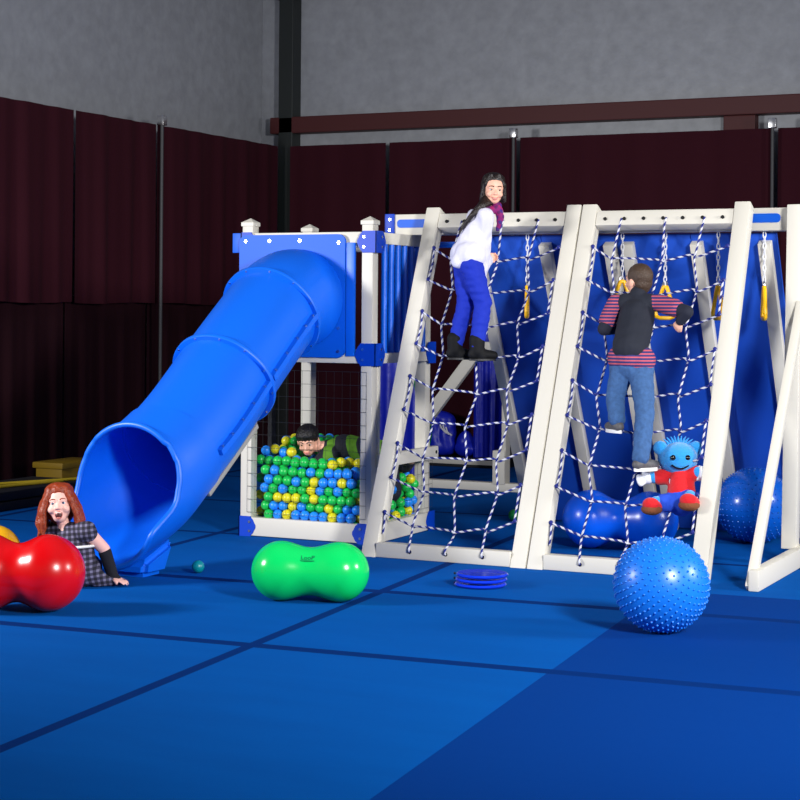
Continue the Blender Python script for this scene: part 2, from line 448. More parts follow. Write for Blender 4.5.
# brackets
def bracket(corner_x, corner_y, z0, z1, sx, ext=.13, holes=True, depth=.13):
    """wraps a front post corner: a plate on the front face and one on the side face"""
    bm = bmesh.new(); t = .008
    xo = corner_x + sx*t
    poly = [V((x, corner_y - t, z)) for x, z in ogee(corner_x - sx*ext, xo, z0, z1)]
    prism(bm, poly, (0, t - .0005, 0))
    poly = [V((corner_x + .0005*sx, y, z)) for y, z in ogee(corner_y + depth, corner_y - t, z0, z1)]
    prism(bm, poly, (sx*t, 0, 0))
    o = obj('corner_bracket', bm, M['blue_dark'], tower, smooth=False)
    for zz in (z0 + (z1 - z0)*.27, z0 + (z1 - z0)*.73):
        discs('bolt', [((corner_x - sx*ext*.62, corner_y - t - .004, zz), (corner_x - sx*ext*.62, corner_y - t + .001, zz)),
                       ((corner_x + sx*(t + .004), corner_y + depth*.55, zz), (corner_x + sx*(t - .001), corner_y + depth*.55, zz))], M['steel'], o, .009)
bracket(FX1, FY0, 1.865, 2.005, 1); bracket(FX1, FY0, 1.14, 1.285, 1, .14)
bracket(FX0, FY0, 1.865, 2.005, -1, .11); bracket(FX0, FY0, .0, .132, -1, .12)
bracket(FX1, FY0, .0, .132, 1, .15)
bm = bmesh.new()
prism(bm, [V((FX1 + .001, y, z)) for y, z in ogee(FY1 - .14, FY1 + .005, 1.14, 1.285)], (.008, 0, 0))
obj('corner_bracket', bm, M['blue_dark'], tower, smooth=False); bm = bmesh.new()
prism(bm, [V((FX1 + .006, y, z)) for y, z in ogee(FY1 - .13, FY1 + .005, 0, .132)], (.003, 0, 0))
obj('corner_bracket', bm, M['blue_dark'], tower, smooth=False)
# side plate seen beyond the left edge of the front
bm = bmesh.new(); bb(bm, (FX0 - .075, FY0 + .0, 1.87), (FX0 - .001, FY0 + .02, 2.0), .004)
obj('corner_bracket', bm, M['blue_board'], tower)
# blue spindles on the right side of the deck
for k in range(7):
    y = FY0 + PW + .10 + k*.099
    bm = bmesh.new(); cyl(bm, (FX1 - .035, y, 1.205), (FX1 - .035, y, 1.94), .021, 14); obj('spindle', bm, M['blue'], tower)
for k in range(7):
    y = FY0 + PW + .10 + k*.099
    bm = bmesh.new(); cyl(bm, (FX0 + .035, y, 1.205), (FX0 + .035, y, 1.94), .021, 14); obj('spindle', bm, M['blue'], tower)
# front board and narrow strip
def rounded(x0, x1, z0, z1, r, y, n=6):
    pts = []
    for cx, cz, a0 in ((x1 - r, z1 - r, 0), (x0 + r, z1 - r, 90), (x0 + r, z0 + r, 180), (x1 - r, z0 + r, 270)):
        for k in range(n + 1):
            a = math.radians(a0 + 90*k/n); pts.append(V((cx + r*math.cos(a), y, cz + r*math.sin(a))))
    return pts
bm = bmesh.new(); prism(bm, rounded(-1.215, -.43, 1.19, 1.985, .05, FY0 - .02), (0, .019, 0))
board = obj('slide_board', bm, M['blue_board'], tower, smooth=False)
discs('bolt', [((x, FY0 - .025, z), (x, FY0 - .019, z)) for x, z in ((-1.165, 1.945), (-.985, 1.945), (-.76, 1.945), (-.475, 1.93), (-.475, 1.66), (-.475, 1.38), (-.73, 1.225), (-.475, 1.23))], M['steel'], board, .011)
bm = bmesh.new(); bb(bm, (-.425, FY0 - .012, 1.2), (-.365, FY0 + .01, 1.93), .004); obj('side_strip', bm, M['blue'], tower)

# ------------------------------------------------------------------ tube slide
slide = root('tube_slide', (-.8, -1.3, 0), 'blue plastic tube slide coming down from tower to blue floor', 'slide')
SX = -.768
M['grey'] = mat('grey_metal', srgb(150, 148, 142), .5)
AX = smooth_path([(SX, .47, 1.565), (SX, .33, 1.56), (SX, .15, 1.49), (SX, -.1, 1.325), (SX, -.45, 1.075), (SX, -.8, .82), (SX - .015, -1.08, .64), (SX - .05, -1.3, .515), (SX - .10, -1.66, .43)], 8)
def axis(s):
    i = s*(len(AX) - 1); k = min(int(i), len(AX) - 2); t = i - k
    p = AX[k].lerp(AX[k + 1], t)
    a = AX[max(k - 2, 0)]; b = AX[min(k + 3, len(AX) - 1)]
    return p, (b - a).normalized()
def s_of_y(y):
    lo, hi = 0, 1
    for _ in range(40):
        m_ = (lo + hi)/2
        if axis(m_)[0].y > y: lo = m_
        else: hi = m_
    return lo
def tube_pt(s, ph, r):
    p, d = axis(s); up = V((1, 0, 0)).cross(d); up = up if up.z > 0 else -up
    return p + (V((1, 0, 0))*math.cos(ph) + up.normalized()*math.sin(ph))*r
def shell(s0, s1, r0, r1, name, endfn=None, nphi=56, ns=16, th=.012, mat_='blue', rfn=None):
    bm = bmesh.new(); lay = []
    for side in (0, 1):
        g = []
        for j in range(ns + 1):
            row = []
            for k in range(nphi):
                ph = 2*PI*k/nphi; e = endfn(ph) if endfn else s1
                s = s0 + (e - s0)*j/ns
                r = rfn(s, ph) if rfn else r0 + (r1 - r0)*j/ns
                row.append(bm.verts.new(tube_pt(s, ph, r - th*side)))
            g.append(row)
        lay.append(g)
    for side, g in enumerate(lay):
        for j in range(ns):
            for k in range(nphi):
                q = (g[j][k], g[j][(k + 1) % nphi], g[j + 1][(k + 1) % nphi], g[j + 1][k])
                bm.faces.new(q if side else q[::-1])
    for j in (0, ns):
        for k in range(nphi):
            q = (lay[0][j][k], lay[0][j][(k + 1) % nphi], lay[1][j][(k + 1) % nphi], lay[1][j][k])
            bm.faces.new(q if j == 0 else q[::-1])
    bmesh.ops.recalc_face_normals(bm, faces=bm.faces)
    return obj(name, bm, M[mat_], slide, ang=50)
R0 = .306
S1, S2, S3 = s_of_y(.12), s_of_y(-.45), s_of_y(-1.02)
shell(0, S1, .325, R0 + .004, 'hood')
shell(S1, S2, R0, R0, 'tube_section'); shell(S2, S3, R0, R0, 'tube_section')
def mouth_end(ph):
    d = math.degrees(ph); d = d - 360 if d > 180 else d
    a = abs(90 - d) if d > -90 else abs(90 - (d + 360))      # angle from the top: 0 top, 180 bottom
    t = min(1, max(0, (a - 98)/24)); t = t*t*(3 - 2*t)
    top = s_of_y_tab[2] + (s_of_y_tab[0] - s_of_y_tab[2])*min(1, (1 - math.cos(math.radians(min(a, 100))))/1.17)
    return top + (s_of_y_tab[1] - top)*t
s_of_y_tab = (s_of_y(-1.40), s_of_y(-1.6), s_of_y(-1.24))
def mouth_r(s, ph):
    t = max(0, (s - S3)/(s_of_y_tab[1] - S3)); return R0 + .013 + (.022 + .042*abs(math.sin(ph)))*t**1.3
shell(S3 - .004, 1, R0, R0, 'exit_section', mouth_end, 96, 20, rfn=mouth_r)
bm = bmesh.new()
tube(bm, [tube_pt(mouth_end(2*PI*k/96), 2*PI*k/96, mouth_r(mouth_end(2*PI*k/96), 2*PI*k/96) - .002) for k in range(96)], .017, 10, closed=True)
obj('rolled_lip', bm, M['blue'], slide)
for s in (S1, S2):
    bm = bmesh.new(); p, d = axis(s); R = frame_axes(d)
    lathe(bm, [(R0 - .008, -.016), (R0 + .028, -.016), (R0 + .032, -.01), (R0 + .032, .01), (R0 + .028, .016), (R0 - .008, .016)], p, R, 64)
    fl = obj('joint_flange', bm, M['blue'], slide)
    up = V((1, 0, 0)).cross(d); cs = [p + (V((1, 0, 0))*math.cos(a) + up*math.sin(a))*(R0 + .018) for a in [2*PI*(k + .5)/12 for k in range(12)]]
    discs('bolt', [(c + d*.02, c - d*.02) for c in cs], M['steel'], fl, .006, 8)
for s0, s1 in ((S1, S2), (S2, S3)):
    bm = bmesh.new(); n_ = 16; rings_ = []
    for k in range(n_ + 1):
        s = s0 + (s1 - s0)*(.03 + .94*k/n_)
        rings_.append([bm.verts.new(tube_pt(s, ph, r)) for ph, r in ((.05, R0 - .006), (.05, R0 + .034), (-.06, R0 + .034), (-.06, R0 - .006))])
    for k in range(n_):
        for j in range(4): bm.faces.new((rings_[k][j], rings_[k][(j + 1) % 4], rings_[k + 1][(j + 1) % 4], rings_[k + 1][j]))
    bm.faces.new(rings_[0][::-1]); bm.faces.new(rings_[-1]); bmesh.ops.recalc_face_normals(bm, faces=bm.faces)
    sm_ = obj('seam_flange', bm, M['blue'], slide, ang=30)
    its = []
    for k in range(5):
        s = s0 + (s1 - s0)*(k + .5)/5; its.append((tube_pt(s, .05, R0 + .02), tube_pt(s, .07, R0 + .02)))
    discs('bolt', its, M['steel'], sm_, .0075, 8)
# moulded foot under the mouth, and a grey support bar along the underside
bm = bmesh.new()
b0 = [V((-.97, -1.36, 0)), (-.72, -1.36, 0), (-.72, -1.14, 0), (-.97, -1.14, 0)]
b1 = [V((-1.0, -1.36, .09)), (-.71, -1.36, .09), (-.69, -1.08, .2), (-1.0, -1.08, .2)]
va = [bm.verts.new(V(p)) for p in b0]; vb_ = [bm.verts.new(V(p)) for p in b1]
bm.faces.new(va[::-1]); bm.faces.new(vb_)
for k in range(4): bm.faces.new((va[k], va[(k + 1) % 4], vb_[(k + 1) % 4], vb_[k]))
bmesh.ops.bevel(bm, geom=list(bm.edges), offset=.03, segments=3, affect='EDGES')
obj('foot', bm, M['blue'], slide)
bm = bmesh.new(); bar(bm, tube_pt(S2 + .02, math.radians(-62), R0 + .03), tube_pt(S3, math.radians(-62), R0 + .03), .03, .03); obj('support_bar', bm, M['grey'], slide)

# ------------------------------------------------------------------ leaning net frames
LEAN = V((0, .93, 2.18)).normalized(); LN = LEAN.cross(V((1, 0, 0))) * -1     # LN points to the viewer
LN = LN if LN.y < 0 else -LN
def plane_pt(x, z, off=0): return V((x, .93*z/2.18, z)) + LN*off
FW = .1
def net_frame(x0, x1, label):
    t = root('net_frame', ((x0 + x1)/2, 0, 0), label, 'climbing frame')
    for x in (x0 + FW/2, x1 - FW/2):
        bm = bmesh.new()
        bar(bm, plane_pt(x, -.06, -.05), plane_pt(x, 2.175, -.05), FW - .003, FW, V((0, 1, 0)), .008)
        bmesh.ops.bisect_plane(bm, geom=list(bm.verts) + list(bm.edges) + list(bm.faces), plane_co=(0, 0, 0.001), plane_no=(0, 0, -1), clear_outer=True)
        ed = [e for e in bm.edges if e.is_boundary]
        if ed: bmesh.ops.holes_fill(bm, edges=ed)
        obj('leg', bm, M['white'], t)
    bm = bmesh.new(); bar(bm, plane_pt(x0 + FW, 2.088, -.05), plane_pt(x1 - FW, 2.088, -.05), .085, .1, LEAN, .006); tb = obj('top_bar', bm, M['white'], t)
    bm = bmesh.new(); bb(bm, (x0 + FW, .012, .001), (x1 - FW, .09, .088), .006); lb = obj('base_bar', bm, M['white'], t)
    cs = [plane_pt(x0 + FW + (x1 - x0 - 2*FW)*(k + .5)/7, 2.08, .001) for k in range(7)]
    discs('rope_hole', [(c, c - LN*.01) for c in cs], M['hole'], tb, .011)
    cs = [V((x0 + FW + (x1 - x0 - 2*FW)*(.26 + .27*k), .011, .046)) for k in range(3)]
    discs('rope_hole', [(c, c + V((0, .01, 0))) for c in cs], M['hole'], lb, .012)
    return t
NX = [(-.068, 1.008), (1.014, 2.085)]
net_frame(*NX[0], 'left white net frame, one the girl climbs, beside the tower')
net_frame(*NX[1], 'right white net frame, the one the boy climbs')
def cargo_net(x0, x1, seed, label, pull=None):
    rnd = random.Random(seed)
    a, b = x0 + FW, x1 - FW; W = b - a
    t = root('cargo_net', ((a + b)/2, .4, 0), label, 'climbing net')
    zs = [1.905 - .205*k for k in range(9)]
    zL = [z - .012*k/8 for k, z in enumerate(zs)]
    top = [.17, .50, .775]; bot = [.26, .53, .80]
    def col(i, z):
        f = top[i] + (bot[i] - top[i])*(1.9 - z)/1.9
        return a + W*f
    sagv = [.068, .085, .062]
    cross = []
    for r, z in enumerate(zs):
        row = [plane_pt(a - .002, z, .0)]
        for i in range(3):
            zz = z - sagv[i] - rnd.uniform(-.008, .008)
            row.append(plane_pt(col(i, zz) + (.012 if (r + i) % 2 else -.012), zz, -.03 + rnd.uniform(-.006, .006)))
        row.append(plane_pt(b + .002, z - .004, .0))
        cross.append(row)
        pts = [row[0]]
        for i in range(3):
            c = row[i + 1]; sg = .010*(1 if (r + i) % 2 else -1)
            pts.append(c + V((-.03, 0, .012)) ); pts.append(c + LN*sg); pts.append(c + V((.03, 0, .004)))
        pts.append(row[4])
        rope('horizontal_rope', pts, t, k=4, extra=[(row[0] + V((.012, 0, 0)), .013), (row[4] - V((.012, 0, 0)), .013)])
    for i in range(3):
        c0 = plane_pt(a + W*(top[i] + .02), 2.08, .012)
        pts = [plane_pt(a + W*(top[i] + .025), 2.083, -.004), c0 + V((-.004, 0, -.05))]
        for r in range(9):
            c = cross[r][i + 1]; sg = -.010*(1 if (r + i) % 2 else -1)
            pts += [c + V((.006, 0, .03)) + LN*sg, c + V((-.006, 0, -.03)) + LN*sg]
        fx = a + W*(.26 + .27*i)
        pts += [V((fx, .0, .075)), V((fx, .006, .046))]
        rope('vertical_rope', pts, t, k=4)
    for r in range(8):
        s = 0 if r % 2 == 0 else 4
        p, q = cross[r][s], cross[r + 1][s]; o_ = V((.014 if s == 0 else -.014, 0, 0))
        rope('edge_rope', [p + o_, p.lerp(q, .5) + o_*1.3 - LN*.01, q + o_], t, .0068, k=3)
    p = cross[8][0]; rope('edge_rope', [p + V((.012, 0, 0)), p + V((.016, -.012, -.06)), p + V((.01, -.02, -.13))], t, .0068, k=3)
    return cross
CR = [cargo_net(*NX[0], 3, 'blue and white rope net behind the girl, left frame'), cargo_net(*NX[1], 4, 'blue and white rope net behind the boy, right frame')]

# ------------------------------------------------------------------ top beam, end frame
beam = root('top_beam', (.96, 1.12, 1.985), 'long white top beam with blue end plates carrying the yellow rings', 'beam')
bm = bmesh.new(); bb(bm, (-.42, 1.06, 2.0), (2.29, 1.18, 2.14), .008); obj('beam', bm, M['white'], beam)
for x0, x1 in ((-.32, -.02), (2.065, 2.255)):
    bm = bmesh.new(); prism(bm, rounded(x0 - .02, x1 - .02, 2.05, 2.105, .024, 1.052), (0, .0095, 0)); obj('inset_plate', bm, M['blue_board'], beam, smooth=False)
bm = bmesh.new(); bb(bm, (-.428, 1.048, 1.998), (-.36, 1.06, 2.143), .004); bb(bm, (-.43, 1.048, 1.998), (-.418, 1.16, 2.143), .004)
eb = obj('end_bracket', bm, M['blue_dark'], beam)
discs('bolt', [((-.392, 1.043, z), (-.392, 1.049, z)) for z in (2.035, 2.105)], M['steel'], eb, .009)
endf = root('end_frame', (2.37, .9, 0), 'white triangular end frame standing at the right edge', 'climbing frame')
XE0, XE1 = 2.372, 2.43
bm = bmesh.new(); bb(bm, (XE0, -.2, .001), (XE1, 2.1, .115), .008); obj('base_beam', bm, M['white'], endf)
bm = bmesh.new(); bar(bm, (2.35, .88, .10), (2.342, 1.0, 2.15), .09, .09, V((0, 1, 0)), .008); obj('post', bm, M['white'], endf)
bm = bmesh.new(); bar(bm, (XE0 + .004, -.165, .01), (XE0 + .02, .94, 1.56), .06, .05, V((1, 0, 0)), .006); bm2 = obj('leg', bm, M['white'], endf)
bm = bmesh.new(); bar(bm, (XE1 - .012, 2.06, .02), (XE1 - .012, 1.02, 1.62), .07, .055, V((1, 0, 0)), .006); obj('leg', bm, M['white'], endf)

# ------------------------------------------------------------------ climbing wall seen from behind
wall = root('climbing_wall', (1.2, 2.0, 0), 'leaning blue climbing wall with white ribs behind both rope nets', 'climbing wall')
WL = V((0, 1.05 - 2.12, 1.96)).normalized(); WN = V((1, 0, 0)).cross(WL); WN = WN if WN.y < 0 else -WN
def wp(x, z, off=0): return V((x - .06, 2.25 - 1.07*z/1.96, z)) + WN*off
M['wall_blue'] = mat('blue_wall_board', srgb(0, 72, 186), .7)
nt = M['wall_blue'].node_tree
tc = nt.nodes.new('ShaderNodeTexCoord'); wv = nt.nodes.new('ShaderNodeTexWave'); wv.bands_direction = 'Z'; wv.inputs['Scale'].default_value = 2.2; wv.inputs['Distortion'].default_value = .0; wv.wave_profile = 'SAW'
bp = nt.nodes.new('ShaderNodeBump'); bp.inputs['Strength'].default_value = .3; bp.inputs['Distance'].default_value = .01
nt.links.new(tc.outputs['Object'], wv.inputs['Vector']); nt.links.new(wv.outputs['Fac'], bp.inputs['Height']); nt.links.new(bp.outputs['Normal'], nt.nodes['Principled BSDF'].inputs['Normal'])
for x0, x1 in ((.215, .7), (.703, 1.2), (1.203, 1.70), (1.703, 2.245)):
    bm = bmesh.new(); bar(bm, wp((x0 + x1)/2, .01, -.012), wp((x0 + x1)/2, 1.985, -.012), x1 - x0, .024, V((0, 1, 0)), .004); obj('board', bm, M['wall_blue'], wall)
for x, w in ((.25, .07), (.735, .075), (1.175, .075), (1.295, .075), (1.745, .075), (2.175, .08)):
    bm = bmesh.new(); bar(bm, wp(x, .02, .03), wp(x, 1.95, .03), w, .06, V((0, 1, 0)), .005); obj('rib', bm, M['white'], wall)
bm = bmesh.new(); bb(bm, (-.15, 1.22, 1.92), (.2, 1.26, 1.96), .004); obj('top_rail', bm, M['blue_board'], wall)

# ------------------------------------------------------------------ rings on chains
RY = 1.115
def ring(px, ztop, kind, yaw, label):
    p = at(px, 300, y=RY); x = p.x
    t = root('trapeze_ring', (x, RY, 1.985), label, 'gym ring', 'yellow rings hanging from the top beam')
    Rz = Matrix.Rotation(math.radians(yaw), 3, 'Z')
    bm = bmesh.new(); z = 1.998; n = 0
    while z > ztop + .035:
        a = Matrix.Rotation(PI/2*(n % 2) + .6, 3, 'Z')
        tube(bm, [V((x, RY, z - .02)) + a @ V((.009*math.cos(q), 0, .023*math.sin(q))) for q in [2*PI*k/12 for k in range(12)]], .0036, 6, closed=True)
        z -= .034; n += 1
    obj('chain', bm, M['chain'], t)
    bm = bmesh.new()
    tri = [(-.012, 0), (.012, 0), (.03, -.05), (.066, -.16), (.06, -.185), (.035, -.195), (-.035, -.195), (-.06, -.185), (-.066, -.16), (-.03, -.05)]
    pts = [V((x, RY, z)) + Rz @ V((a_, 0, b_)) for a_, b_ in tri]
    cl = []
    for i in range(len(pts)):
        for j in range(3): cl.append(pts[i].lerp(pts[(i + 1) % len(pts)], j/3))
    tube(bm, cl, .013, 10, closed=True)
    obj('handle', bm, M['yellow'], t)
    bm = bmesh.new(); tube(bm, [V((x, RY, z + .012)) + Rz @ V((.016*math.cos(q), 0, .024*math.sin(q))) for q in [2*PI*k/14 for k in range(14)]], .005, 6, closed=True)
    obj('snap_link', bm, M['steel'], t)
for px, z, yw, lab in ((485, 1.655, 120, 'yellow ring partly hidden behind the girl\'s legs'), (527, 1.645, 108, 'yellow ring seen edge on just left of the double posts'),
                       (622, 1.665, 20, 'yellow ring half hidden behind the boy\'s head'), (665, 1.655, -10, 'yellow triangular ring just right of the boy\'s head'),
                       (718, 1.655, 78, 'yellow ring hanging close left of right frame\'s outer post'), (764, 1.655, 112, 'yellow ring seen edge on between outer post and end frame')):
    ring(px, z, 0, yw, lab)

# ------------------------------------------------------------------ things behind the tower
M['tarp'] = mat('blue_tarp', srgb(14, 34, 190), .4, bump=(14, .5))
rear = root('rear_frame', (-1.1, 4.0, 0), 'white frame with diagonal brace standing behind tower', 'frame')
bm = bmesh.new(); bb(bm, (-2.2, 3.95, .001), (-.3, 4.05, .07), .006); obj('base_beam', bm, M['white'], rear)
bm = bmesh.new(); bb(bm, (-.83, 3.94, .06), (-.72, 4.06, .34), .006); bb(bm, (-.755, 3.95, .3), (-.715, 4.05, 1.62), .006); obj('post', bm, M['white'], rear)
bm = bmesh.new(); bar(bm, (-1.52, 4.0, .5), (-.96, 4.0, 1.21), .1, .06, V((0, 1, 0))); obj('brace', bm, M['white'], rear)
bm = bmesh.new(); bb(bm, (-1.55, 3.96, .06), (-1.45, 4.04, .6), .006); obj('post', bm, M['white'], rear)
bm = bmesh.new(); bb(bm, (-.99, 3.97, 1.17), (-.72, 4.03, 1.24), .006); obj('top_bar', bm, M['white'], rear)
def hanging(a, b, z0, z1, seed, label, m, amp=.03, fr=40):
    d = drape(a, b, z0, z1, (0, -1, 0), label, seed, 'maroon', amp, fr)
    d.name = 'tarp'; d.data.materials.clear(); d.data.materials.append(m); d['category'] = 'tarp'
pa, pb_ = at(474, 400, y=5.95), at(506, 400, y=5.95)
hanging((pa.x, 5.95, 0), (pb_.x, 5.95, 0), .1, at(490, 350, y=5.95).z + .25, 55, 'shiny blue tarp hanging in folds left of climbing wall', M['tarp'], .05, 46)
hanging((-2.06, 4.3, 0), (-1.57, 4.3, 0), .05, 1.12, 56, 'blue tarp hanging behind the tower\'s right rear post', M['tarp'], .04, 26)
p0, p1 = at(445, 459, y=5.85).x, at(503, 459, y=5.85).x
t = root('low_platform', ((p0 + p1)/2, 6.0, 0), 'low dark platform with pale edge carrying blue bag and tarp', 'platform')
bm = bmesh.new(); bb(bm, (p0 - .2, 5.86, 0), (p1, 6.18, .09), .008); obj('deck', bm, M['black'], t)
bm = bmesh.new(); bb(bm, (p0 - .2, 5.845, .03), (p1, 5.861, .075), .003); obj('edge_strip', bm, M['white'], t)
def bg(px, py, dy=0): return at(px, py, y=6.02 + dy)
c = bg(442, 440); bag = root('drawstring_bag', (c.x, 6.02, .09), 'blue bag with white slanted stripes on its front', 'bag')
blob('body', [('c', (c.x - .05, 6.02, .185), (c.x + .06, 6.02, .185), .092, .092), ('c', (c.x - .05, 6.02, .185), (c.x - .05, 6.02, .46), .092, .08), ('c', (c.x + .06, 6.02, .185), (c.x + .055, 6.02, .43), .092, .08), ('c', (c.x - .05, 6.02, .46), (c.x + .055, 6.02, .43), .08, .08)], M['tarp'], bag, .012, 3, disp=lambda q_: .008*noise.noise(q_*14))
for k in range(3):
    bm = bmesh.new(); tube(bm, smooth_path([at(440 + 3*k, 423 + 2*k, y=5.935), at(441.5 + 3*k, 428 + 2*k, y=5.933), at(447 + 2.4*k, 433.5 + 1.0*k, y=5.93)]), .008, 6); obj('stripe', bm, M['chain'], bag)
c = bg(466, 446); eqb = root('equipment_bag', (c.x, 6.02, .09), 'crumpled blue bag on the low platform beside the hanging tarp', 'bag')
blob('body', [('c', (c.x - .03, 6.02, .17), (c.x + .05, 6.0, .17), .08, .08), ('e', (c.x + .0, 6.02, .22), (.1, .07, .12), None)], M['tarp'], eqb, .012, 3, disp=lambda q_: .012*noise.noise(q_*12))
M['greenp'] = mat('green_hose', srgb(10, 130, 60), .4)
bm = bmesh.new(); tube(bm, smooth_path([(-1.66, 4.16, .95), (-1.6, 4.13, .75), (-1.52, 4.15, .6), (-1.5, 4.17, .45), (-1.54, 4.15, .2), (-1.5, 4.1, .012), (-1.3, 4.12, .012)]), .014, 8)
props(obj('hose', bm, M['greenp'], None, (-1.5, 4.1, 0)), 'green hose draped over the tarp behind the tower', 'hose')
# ------------------------------------------------------------------ big balls
def place(px, pyb, d=0): return at(px, pyb, z=0)
def peanut(px, pyb, half, r, waist, yaw, m, name, label, tilt=0):
    """two lobes along local x"""
    g = place(px, pyb); c = V((g.x, g.y, r)); R = Matrix.Rotation(math.radians(yaw), 3, 'Z')
    bm = bmesh.new(); n = 44; prof = []
    L = half - r
    for k in range(n + 1):
        t = -half + 2*half*k/n; t = max(-half, min(half, -half*math.cos(PI*k/n)))
        def lobe(u): return math.sqrt(max(0, r*r - u*u))
        rr = max(lobe(t + L) if t < -L else 0, lobe(t - L) if t > L else 0)
        if -L <= t <= L: rr = waist + (r - waist)*(.5 - .5*math.cos(PI*t/L)) 
        prof.append((rr, t))
    lathe(bm, prof, c, R @ Matrix.Rotation(PI/2, 3, 'Y'), 48)
    bmesh.ops.recalc_face_normals(bm, faces=bm.faces)
    return c, R, bm
M['print'] = mat('dark_print', srgb(6, 70, 66), .4)
c, R, bm = peanut(310, 601, .305, .153, .123, 20, M['green'], '', '')
gp = root('peanut_ball', (c.x, c.y, 0), 'shiny green peanut ball on the floor in front of tower', 'exercise ball')
ridge = M['green']
obj('body', bm, M['green'], gp)
# small printed lettering on the waist
cu = bpy.data.curves.new('t', 'FONT'); cu.body = 'LooP'; cu.size = .034; cu.align_x = 'CENTER'; cu.extrude = 0
to = bpy.data.objects.new('t', cu); COL.objects.link(to)
me = bpy.data.meshes.new_from_object(to.evaluated_get(bpy.context.evaluated_depsgraph_get())); bpy.data.objects.remove(to)
tb_ = bmesh.new(); tb_.from_mesh(me)
bmesh.ops.subdivide_edges(tb_, edges=[e for e in tb_.edges if e.calc_length() > .01], cuts=2)
bb(tb_, (-.036, -.010, 0), (.036, -.006, .0005), 0)
Rc = Matrix.Rotation(math.radians(20), 3, 'Z')
for v in tb_.verts:
    ang = math.radians(36) + v.co.y/.125; rr = .1247 + (.1535 - .1235)*(.5 - .5*math.cos(PI*v.co.x/.152))
    v.co = c + Rc @ V((v.co.x, -rr*math.cos(ang), rr*math.sin(ang)))
obj('printed_lettering', tb_, M['print'], gp, smooth=False)
c, R, bm = peanut(18, 611, .33, .19, .145, 23, M['red'], '', '')
rp = root('peanut_ball', (c.x, c.y, 0), 'shiny red peanut ball at left edge in front of red-haired girl', 'exercise ball'); obj('body', bm, M['red'], rp)
RED_C = c
c, R, bm = peanut(620, 549, .365, .185, .122, 14, M['pea_blue'], '', '')
bp_ = root('peanut_ball', (c.x, c.y, 0), 'blue peanut ball lying behind the right rope net', 'exercise ball'); obj('body', bm, M['pea_blue'], bp_)
def spiky(px, pyb, r, m, spikes, label, seed):
    g = place(px, pyb); c = V((g.x, g.y, r))
    t = root('spiky_ball', (g.x, g.y, 0), label, 'exercise ball')
    bm = bmesh.new(); ball(bm, c, r, 48, 28); obj('body', bm, m, t)
    bm = bmesh.new(); ga = PI*(3 - math.sqrt(5)); Rr = Matrix.Rotation(.5, 3, 'X') @ Matrix.Rotation(.3*seed, 3, 'Y')
    for k in range(spikes):
        z = 1 - 2*(k + .5)/spikes; q = math.sqrt(1 - z*z); d = Rr @ V((q*math.cos(ga*k), q*math.sin(ga*k), z))
        if d.z < -.97: continue
        A = frame_axes(d)
        lathe(bm, [(.0062, -.002), (.005, .003), (.0022, .0065), (0, .0072)], c + d*r, A, 8)
    o = obj('spikes', bm, m, t); o['kind'] = 'stuff'
    return c
spiky(661, 632, .222, M['ball_blue'], 620, 'big spiky blue ball on floor in front of right frame', 1)
M['ball_dark'] = mat('deep_blue_vinyl', srgb(8, 84, 186), .22)
spiky(754, 543, .245, M['ball_dark'], 520, 'big dark blue spiky ball behind the end frame', 3)
g = place(6, 583); bm = bmesh.new(); ball(bm, (g.x - .09, g.y, .155), .155, 36, 22)
props(obj('exercise_ball', bm, M['ball_yellow'], None, (g.x - .09, g.y, 0)), 'yellow ball at left edge behind the red peanut ball', 'exercise ball')
M['ball_teal'] = mat('teal_plastic', srgb(0, 130, 140), .35)
g = place(514, 521); bm = bmesh.new(); ball(bm, (g.x, g.y, .042), .042); props(obj('small_ball', bm, M['greenp'], None, (g.x, g.y, 0)), 'small green ball on the floor left of the double posts', 'ball')
g = place(198, 573); bm = bmesh.new(); ball(bm, (g.x, g.y, .036), .036); props(obj('small_ball', bm, M['ball_teal'], None, (g.x, g.y, 0)), 'small teal ball on the floor just right of slide foot', 'ball')
# stack of balance discs
g = place(481, 586)
M['disc'] = mat('blue_disc', srgb(10, 52, 205), .2)
for k, w in enumerate(('bottom', 'middle', 'top')):
    t = root('balance_disc', (g.x, g.y, k*.026), w + ' blue balance disc in the small stack before left frame', 'balance disc', 'stacked balance discs')
    bm = bmesh.new(); o_ = V((.004*(k - 1), .003*k, 0)); z = k*.026
    lathe(bm, [(0, .004 + z), (.11, .002 + z), (.135, .004 + z), (.142, .012 + z), (.135, .021 + z), (.125, .0215 + z), (.11, .019 + z), (0, .025 + z)], V((g.x, g.y, 0)) + o_, None, 48)
    obj('cushion', bm, M['disc'], t)
    bm = bmesh.new(); cyl(bm, V((g.x - .138, g.y - .03, z + .012)), V((g.x - .148, g.y - .033, z + .012)), .006, 8); obj('valve', bm, M['black'], t)

# ------------------------------------------------------------------ ball pit
import numpy as np
rng = np.random.default_rng(5)
BR = .0335
lo = np.array([FX0 + .06, FY0 + .012 + BR, .005 + BR]); hi = np.array([FX1 - .032 - BR, FY1 - .1, .8])
def top_h(x, y):
    h = .50 + .10*np.clip((y - .55)/.5, 0, 1)
    h = h + .05*np.exp(-((x + 1.05)/.18)**2)*np.clip((y - .55)/.2, 0, 1)
    h = h - .09*np.clip((x + .62)/.35, 0, 1)
    return h
PIT_KEEP = []      # (a, b, radius) capsules of the boy lying in the balls, filled in below
